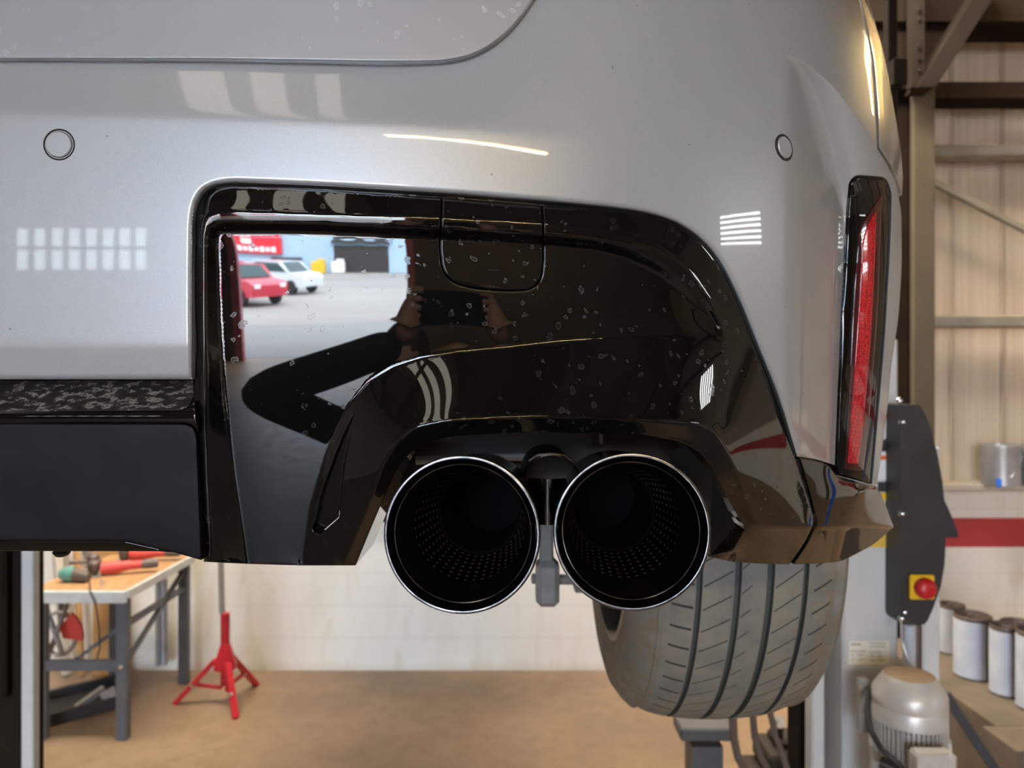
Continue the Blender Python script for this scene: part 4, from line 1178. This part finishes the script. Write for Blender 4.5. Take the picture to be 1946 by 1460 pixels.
tr = thing('tool_tray', (-2.6, 4.35, 0), 'black open tray of metal parts on the floor under the bench', 'tray')
tp = [(-2.72, 4.28), (-2.42, 4.55), (-2.62, 4.88), (-2.95, 4.6)]
tm = MB().prism([(a, b, .0) for a, b in tp], (0, 0, .015))
for i in range(4):
    a = Vector((*tp[i], .04)); b = Vector((*tp[(i + 1) % 4], .04)); tm.bar(a, b, .03, .07)
tm.build('tray', M['darkcover'], tr)
MB().bar((-2.62, 4.42, .05), (-2.55, 4.60, .10), .03, .04).bar((-2.50, 4.50, .06), (-2.44, 4.55, .09), .02, .10).build('metal_part', M['galv'], tr)

# red pipe stand
ps = thing('pipe_stand', (P(428, 1300, 4.6).x, 4.6, 0), 'red steel tripod stand on the floor beside the bench', 'stand')
c0 = Vector(ps.location)
def f3(px, py): return P(px, py, H * F / (py - 730))
hubt = H - (1215 - 730) / F * 4.6; hubb = H - (1302 - 730) / F * 4.6
MB().tube([(c0.x, c0.y, hubb), (c0.x, c0.y, H - (1165 - 730) / F * 4.6)], .028, 16).build('sleeve', M['redpaint'], ps)
MB().lathe([(0, .028), (.02, .036), (.14, .075), (.16, .075), (.165, .03)][::1], (c0.x, c0.y, hubt - .02), (0, 0, -1), 6).build('collar', M['redpaint'], ps)
MB().tube([(c0.x - .02, c0.y, H - (1165 - 730) / F * 4.6), (c0.x - .03, c0.y, 1.05)], .018, 14).build('inner_tube', M['galv'], ps)
for k, (a, b) in enumerate(((332, 1338), (448, 1366), (488, 1302))):
    ft = f3(a, b)
    hd = Vector((c0.x, c0.y, hubt - .13))
    dv_ = Vector((ft.x - c0.x, ft.y - c0.y, 0)).normalized()
    st0 = hd + dv_ * .06
    lg = sub(MB().bar(st0, ft, .04, .03).build('leg', M['redpaint'], ps), ps)
    mid = st0.lerp(ft, .55)
    MB().bar(mid, Vector((c0.x, c0.y, mid.z - .02)) + dv_ * .02, .022, .022).build('strut', M['redpaint'], lg)
    MB().lathe([(0, .013), (.012, .011), (.013, .0001)], mid + Vector((0, -.018, 0)), (0, -1, 0), 10).build('bolt', M['chrome'], lg)

# ---- clutter at the foot of the right lift column
tag(MB().box(P(1337, 1382, 2.9), (.21, .14, .05), bev=.006).box((P(1337, 1382, 2.9).x, 2.9, .30), (.12, .12, .60)).build('steel_block', M['benchsteel']), 'dark blue-grey steel block on a stand below the tyre', 'steel block')
for k, (pts, r, lb) in enumerate((([(1392, 1350), (1394, 1400), (1402, 1440), (1425, 1475), (1450, 1500)], .013, 'leftmost thick rubber hose hanging below the tyre'),
                             ([(1430, 1352), (1434, 1400), (1446, 1440), (1476, 1490)], .011, 'middle rubber hose hanging below the tyre'),
                             ([(1462, 1348), (1474, 1400), (1486, 1430), (1502, 1480)], .010, 'rightmost brown hose of the three below the tyre'))):
    h_ = MB().tube([P(a, b, 2.35) for a, b in pts], r, 10)
    tag(h_.build('hydraulic_hose', M['hose']), lb, 'hose', 'hoses below the tyre')
arm = thing('lift_arm', (1.0, 2.82, 0), 'brown grimy lift arm and bracket low beside the column', 'lift arm')
MB().box(P(1495, 1435, 2.80), (.20, .2, .08), bev=.01).box(P(1475, 1470, 2.80), (.24, .2, .05), bev=.01).build('arm', M['darkmetal'], arm)
MB().tube([P(1532, 1345, 2.72), P(1520, 1390, 2.72), P(1512, 1425, 2.72)], [.018, .022, .016], 12).build('brass_valve', M['benchtop'], arm)
MB().lathe([(0, .022), (.02, .022), (.022, .0001)], P(1478, 1372, 2.74), (0, -1, .4), 14).build('lock_pin', M['chrome'], arm)
MB().lathe([(0, .009), (.006, .009), (.007, .0001)], P(1534, 1443, 2.69), (0, -1, 0), 6).build('bolt', M['chrome'], arm)
MB().box((P(1495, 1440, 2.80).x, 2.82, .33), (.1, .12, .66), bev=.01).tube([P(1478, 1380, 2.8), P(1478, 1440, 2.8)], .02, 10).build('arm_post', M['darkmetal'], arm)

# ---- wrapped silencers on boxes, cardboard at bottom right
def can(px0, px1, ytop, ybot, Y, label, wrapm='wrap', band=True):
    r = (px1 - px0) / 2 / F * Y
    zt = H - (ytop - 730) / F * Y; zb = .638
    c = P((px0 + px1) / 2, ybot, Y)
    t = thing('wrapped_silencer', (c.x, Y, zb), label, 'silencer', 'wrapped silencers on the boxes')
    MB().lathe([(0, .0001), (0, r * .97), (zt - zb - .01, r * .97), (zt - zb, r), (zt - zb + .006, r * .96), (zt - zb - .03, r * .90), (zt - zb - .03, .0001)], (c.x, Y, zb), (0, 0, 1), 40).build('shell', M['tubegrey' if not band else 'toolgrey'], t)
    n = 24
    mb = MB(); vs = []
    a0, a1 = -PI * 1.18, -PI * .45
    h0, h1 = (zt - zb) * .02, (zt - zb) * .95
    for k in range(n + 1):
        a = a0 + (a1 - a0) * k / n
        for hh in (h0, h1):
            for rr in (r * 1.004, r * .98): vs.append((c.x + math.cos(a) * rr, Y + math.sin(a) * rr, zb + hh))
    fs = []
    for k in range(n):
        b = k * 4
        fs += [(b, b + 4, b + 6, b + 2), (b + 1, b + 3, b + 7, b + 5), (b + 2, b + 6, b + 7, b + 3), (b, b + 1, b + 5, b + 4)]
    fs += [(0, 2, 3, 1), (n * 4, n * 4 + 1, n * 4 + 3, n * 4 + 2)]
    mb.add(vs, fs, 0, True).build('film_wrap', M[wrapm], t)
    MB().lathe([(0, r * .3), (.03, r * .3), (.03, r * .24), (0, r * .24)], (c.x, Y, zt - .03), (0, 0, 1), 20).build('inlet_pipe', M['chrome'], t)
    return t
can(1786, 1832, 1150, 1262, 3.75, 'leftmost and furthest wrapped silencer, beside the lift column')
can(1816, 1881, 1170, 1275, 3.45, 'widest wrapped silencer, second from the left, with a blue mark')
can(1884, 1938, 1190, 1278, 3.25, 'slimmer wrapped silencer with a bright steel stripe, third from the left')
can(1936, 2000, 1200, 1290, 3.10, 'wrapped silencer cut by the right edge of the photo')
can(1905, 1975, 1186, 1262, 3.60, 'silencer standing behind the third and fourth ones')
zb = .66
def carton(c, s, rz, label, flap=True):
    t = thing('cardboard_box', (c[0], c[1], c[2] - s[2] / 2), label, 'cardboard box', 'cardboard boxes on the right')
    rot = Matrix.Rotation(rz, 3, 'Z')
    MB().box(c, s, 0, rot, .004).build('box_body', M['cardboard'], t)
    if flap:
        o = rot @ Vector((0, -s[1] / 2 - .005, s[2] / 2 - .06))
        MB().box(Vector(c) + o, (s[0] * .7, .008, .12), 0, rot).build('flap', M['cardboard'], t)
carton((2.41, 3.45, .3175), (.95, 1.02, .635), .0, 'large cardboard box under the wrapped silencers')
carton((2.06, 2.80, .50), (.42, .20, .31), -.0, 'upright cardboard box in front of the silencers', False)
carton((2.06, 2.60, .435), (.50, .09, .18), -.06, 'flattened cardboard carton leaning in front of the open one', False)
tag(MB().box((2.0, 2.5, .17), (.7, .84, .34), bev=.01).build('pallet_stack', M['cardboard']), 'low stack of flat cardboard at the bottom right corner', 'cardboard stack')
tag(MB().bar(P(1796, 1318, 2.5), Vector((1.80, 2.3, .35)), .03, .03).build('angle_iron', M['darkcover']), 'dark angle iron slanting across the cardboard', 'metal bar')
tag(MB().bar(P(1776, 1270, 2.5), Vector((1.62, 2.70, .345)), .018, .012).build('steel_strap', M['galv']), 'thin pale steel strap leaning behind the motor', 'metal strip')

# cans on the wall sill
for k, (a, b, lb) in enumerate(((1869, 1934, 'brushed grey silencer can standing on the wall sill'), (1938, 2000, 'grey silencer can on the sill cut by the right photo edge'))):
    Y = 5.02; r = (b - a) / 2 / F * Y
    c = P((a + b) / 2, 912, Y); zbs = 1.3175
    t = thing('silencer_can', (c.x, Y, zbs), lb, 'silencer', 'silencer cans on the sill')
    MB().lathe([(0, .0001), (0, r), (.25, r), (.262, r * 1.02), (.27, r), (.27, r * .9), (.24, r * .88), (.24, .0001)], (c.x, Y, zbs), (0, 0, 1), 40).build('shell', M['tubegrey'], t)
    MB().bar((c.x - r * .1, Y - r - .002, zbs + .06), (c.x + r * .8, Y - r * .62, zbs + .19), .02, .004).build('blue_stripe', M['wrap'], t)
tag(MB().lathe([(0, .0001), (0, .017), (.048, .017), (.055, .014), (.055, .0001)], (P(1890, 905, 4.93).x, 4.985 - .1, 1.3175), (0, 0, 1), 20).build('bottle_cap', M['blue']), 'small blue cap on the sill in front of the grey can', 'cap')

# ================================================================== OUTSIDE, SEEN IN THE BLACK TRIM
struct(MB().box((-5, -39.3, -.06), (120, 60, .1)), 'ground_outside', M['asphalt'])
bl = thing('shop_building', (-5, -46, 0), 'pale blue shop building across the yard, mirrored in the black trim', 'building')
wl_ = MB().box((-5, -48, 4), (70, 4, 8)); wl_.build('facade', M['facade'], bl)
for (x, z, sx_, sz) in ((-19.5, .8, 4.0, 1.6), (-12.0, .6, 2.6, 1.2), (-5.2, 1.1, 5.2, 2.2), (3, 2.0, 4, 4)):
    MB().box((x, -45.97, z), (sx_, .1, sz)).build('doorway', M['facade_dark'], bl)
MB().box((-15.6, -45.95, 4.6), (7, .12, 3.2)).build('grey_panel', M['benchsteel'], bl)
MB().box((-5.2, -45.8, 2.5), (5.6, .4, .3)).build('canopy', M['facade_dark'], bl)
sg = sub(MB().box((-15.0, -45.8, 2.1), (5.4, .3, 1.35), bev=.05).build('sign_board', M['signred'], bl), bl)
sl = MB()
for k in range(10): sl.box((-17.1 + k * .46, -45.62, 1.80), (.34, .06, .30 + .10 * (k % 2)))
sl.box((-15.1, -45.62, 2.4), (.8, .06, .4))
sl.build('sign_lettering', M['signwhite'], sg)
for (x, y, m_, nm, lb, c_) in ((-7.3, -45.0, 'white', 'stacked_crates', 'white crates by the shop door across the yard', 'crates'), (-9.0, -44.6, 'yellow', 'yellow_bin', 'yellow bin on the yard kerb', 'bin')):
    b_x = MB().box((x, y, .45), (1.2, .8, .9), bev=.08).box((x + .2, y, 1.0), (.7, .6, .2), bev=.04)
    tag(b_x.build(nm, M[m_]), lb, c_)
def road_car(x, y, rz, body, label):
    t = empty('parked_car', (x, y, 0), label, 'car', 'cars parked in the yard', rz)
    side = [(-2.0, .35), (-2.05, .75), (-1.85, .88), (-1.2, .95), (-.65, 1.42), (.75, 1.46), (1.45, 1.02), (1.95, .92), (2.05, .6), (2.0, .35)]
    MB().prism([(a, -.85, b) for a, b in side], (0, 1.7, 0)).build('body', M[body], t)
    gl = [(-1.08, .98), (-.62, 1.36), (.70, 1.39), (1.28, 1.02)]
    MB().prism([(a, -.87, b) for a, b in gl], (0, 1.74, 0)).build('side_glass', M['carglass'], t)
    MB().prism([(-1.19, -.7, .98), (-1.19, .7, .98), (-.70, .62, 1.38), (-.70, -.62, 1.38)], (-.02, 0, .02)).build('windscreen', M['carglass'], t)
    for a in (-1.3, 1.25):
        for b in (-.8, .8):
            MB().lathe([(-.1, .0001), (-.1, .32), (.1, .32), (.1, .0001)], (a, b, .32), (0, 1, 0), 24).build('wheel', M['rubber'], t)
    for b in (-.6, .6): MB().box((-2.02, b, .72), (.06, .3, .14), bev=.02).build('headlamp', M['signwhite'], t)
road_car(-7.7, -21, math.radians(215), 'carred', 'red hatchback parked in the yard, mirrored in the trim')
road_car(-7.3, -26, math.radians(205), 'carwhite', 'white estate car behind the red one, mirrored in the trim')

# ================================================================== PHOTOGRAPHER (behind the camera, mirrored in the trim)
ph = thing('person', (-.04, -.40, 0), 'person in dark work clothes holding up a phone with both hands', 'person')
def skinned(name, verts, edges, radii, material, parent, subs=2):
    me = bpy.data.meshes.new(name)
    org = Vector(parent['_org'])
    me.from_pydata([tuple(Vector(v) - org) for v in verts], edges, [])
    me.materials.append(material)
    o = bpy.data.objects.new(name, me); COL.objects.link(o); o.parent = parent
    sk = o.modifiers.new('skin', 'SKIN'); sk.use_smooth_shade = True
    for i, r in enumerate(radii):
        sv = me.skin_vertices[0].data[i]; sv.radius = (r, r) if not isinstance(r, tuple) else r
        sv.use_root = (i == 0)
    s2 = o.modifiers.new('sub', 'SUBSURF'); s2.levels = subs; s2.render_levels = subs
    return sub(o, parent)
sx_ = -.10
bv = [(sx_, -.42, 1.06), (sx_, -.42, 1.24), (sx_, -.41, 1.42), (sx_, -.40, 1.54), (sx_, -.385, 1.62), (sx_, -.36, 1.70),
      (sx_ - .18, -.39, 1.54), (-.45, -.19, 1.765), (-.10, -.045, 1.92),
      (sx_ + .18, -.39, 1.54), (.42, -.22, 1.72), (.12, -.045, 1.91),
      (sx_ - .10, -.42, .98), (sx_ - .12, -.40, .54), (sx_ - .13, -.42, .09), (sx_ - .13, -.30, .04),
      (sx_ + .10, -.42, .98), (sx_ + .12, -.40, .54), (sx_ + .13, -.42, .09), (sx_ + .13, -.30, .04)]
be = [(0, 1), (1, 2), (2, 3), (3, 4), (4, 5), (3, 6), (6, 7), (7, 8), (3, 9), (9, 10), (10, 11), (0, 12), (12, 13), (13, 14), (14, 15), (0, 16), (16, 17), (17, 18), (18, 19)]
br = [.15, .14, .15, .12, .06, .055, .08, .07, .042, .08, .07, .042, .095, .06, .045, .04, .095, .06, .045, .04]
body = skinned('body', bv, be, br, M['navy'], ph)
hd = MB()
hn, hm = 14, 20
hv = []
hc = Vector((sx_, -.355, 1.79))
for i in range(hn + 1):
    th = PI * i / hn
    for j in range(hm):
        a = 2 * PI * j / hm
        x = .074 * math.sin(th) * math.cos(a); y = .095 * math.sin(th) * math.sin(a); z = .118 * math.cos(th)
        if z < -.02: x *= 1 - (-.02 - z) * 3.2
        if y > .07 and -.03 < z < .02 and abs(x) < .02: y += .022
        hv.append(hc + Vector((x, y, z)))
hf = [(i * hm + j, i * hm + (j + 1) % hm, (i + 1) * hm + (j + 1) % hm, (i + 1) * hm + j) for i in range(hn) for j in range(hm)]
hd.add(hv, hf, 0, True)
for s_ in (-1, 1): hd.box(hc + Vector((s_ * .076, 0, 0)), (.012, .03, .055), bev=.005)
hd.build('head', M['skin'], ph)
hr = MB()
hr.add([hc + (v_ - hc) * 1.07 + Vector((0, -.012, .008)) for i, v_ in enumerate(hv) if i // hm <= 7], [f_ for f_ in hf if max(f_) < 8 * hm], 0, True)
hr.build('hair', M['hair'], ph)
for s_, hx in ((-1, -.075), (1, .080)):
    hv_ = [(hx + s_ * .020, -.040, 1.915), (hx + s_ * .016, -.032, 1.955), (hx + s_ * .010, -.028, 1.985)]
    ed_ = [(0, 1), (1, 2)]; rd = [.026, .030, .026]
    for k in range(4):
        z = 2.025 - k * .017; b0 = len(hv_)
        hv_ += [(hx + s_ * .006, -.030 + .002 * k, z), (hx - s_ * .004, -.024, z + .004), (hx - s_ * .020 + s_ * k * .002, -.020, z + .002)]
        ed_ += [(2 if k < 2 else 1, b0), (b0, b0 + 1), (b0 + 1, b0 + 2)]; rd += [.009, .0085, .0075]
    b0 = len(hv_)
    hv_ += [(hx, -.045, 1.965), (hx - s_ * .020, -.036, 1.978)]
    ed_ += [(1, b0), (b0, b0 + 1)]; rd += [.011, .0085]
    skinned('hand', hv_, ed_, rd, M['skin'], ph, 1)
tag(MB().box((0.003, -.0245, 1.992), (.150, .008, .074), bev=.003).build('mobile_phone', M['phone']), 'black phone held sideways in both hands of the person', 'phone')

for o in bpy.data.objects:
    if '_org' in o: del o['_org']
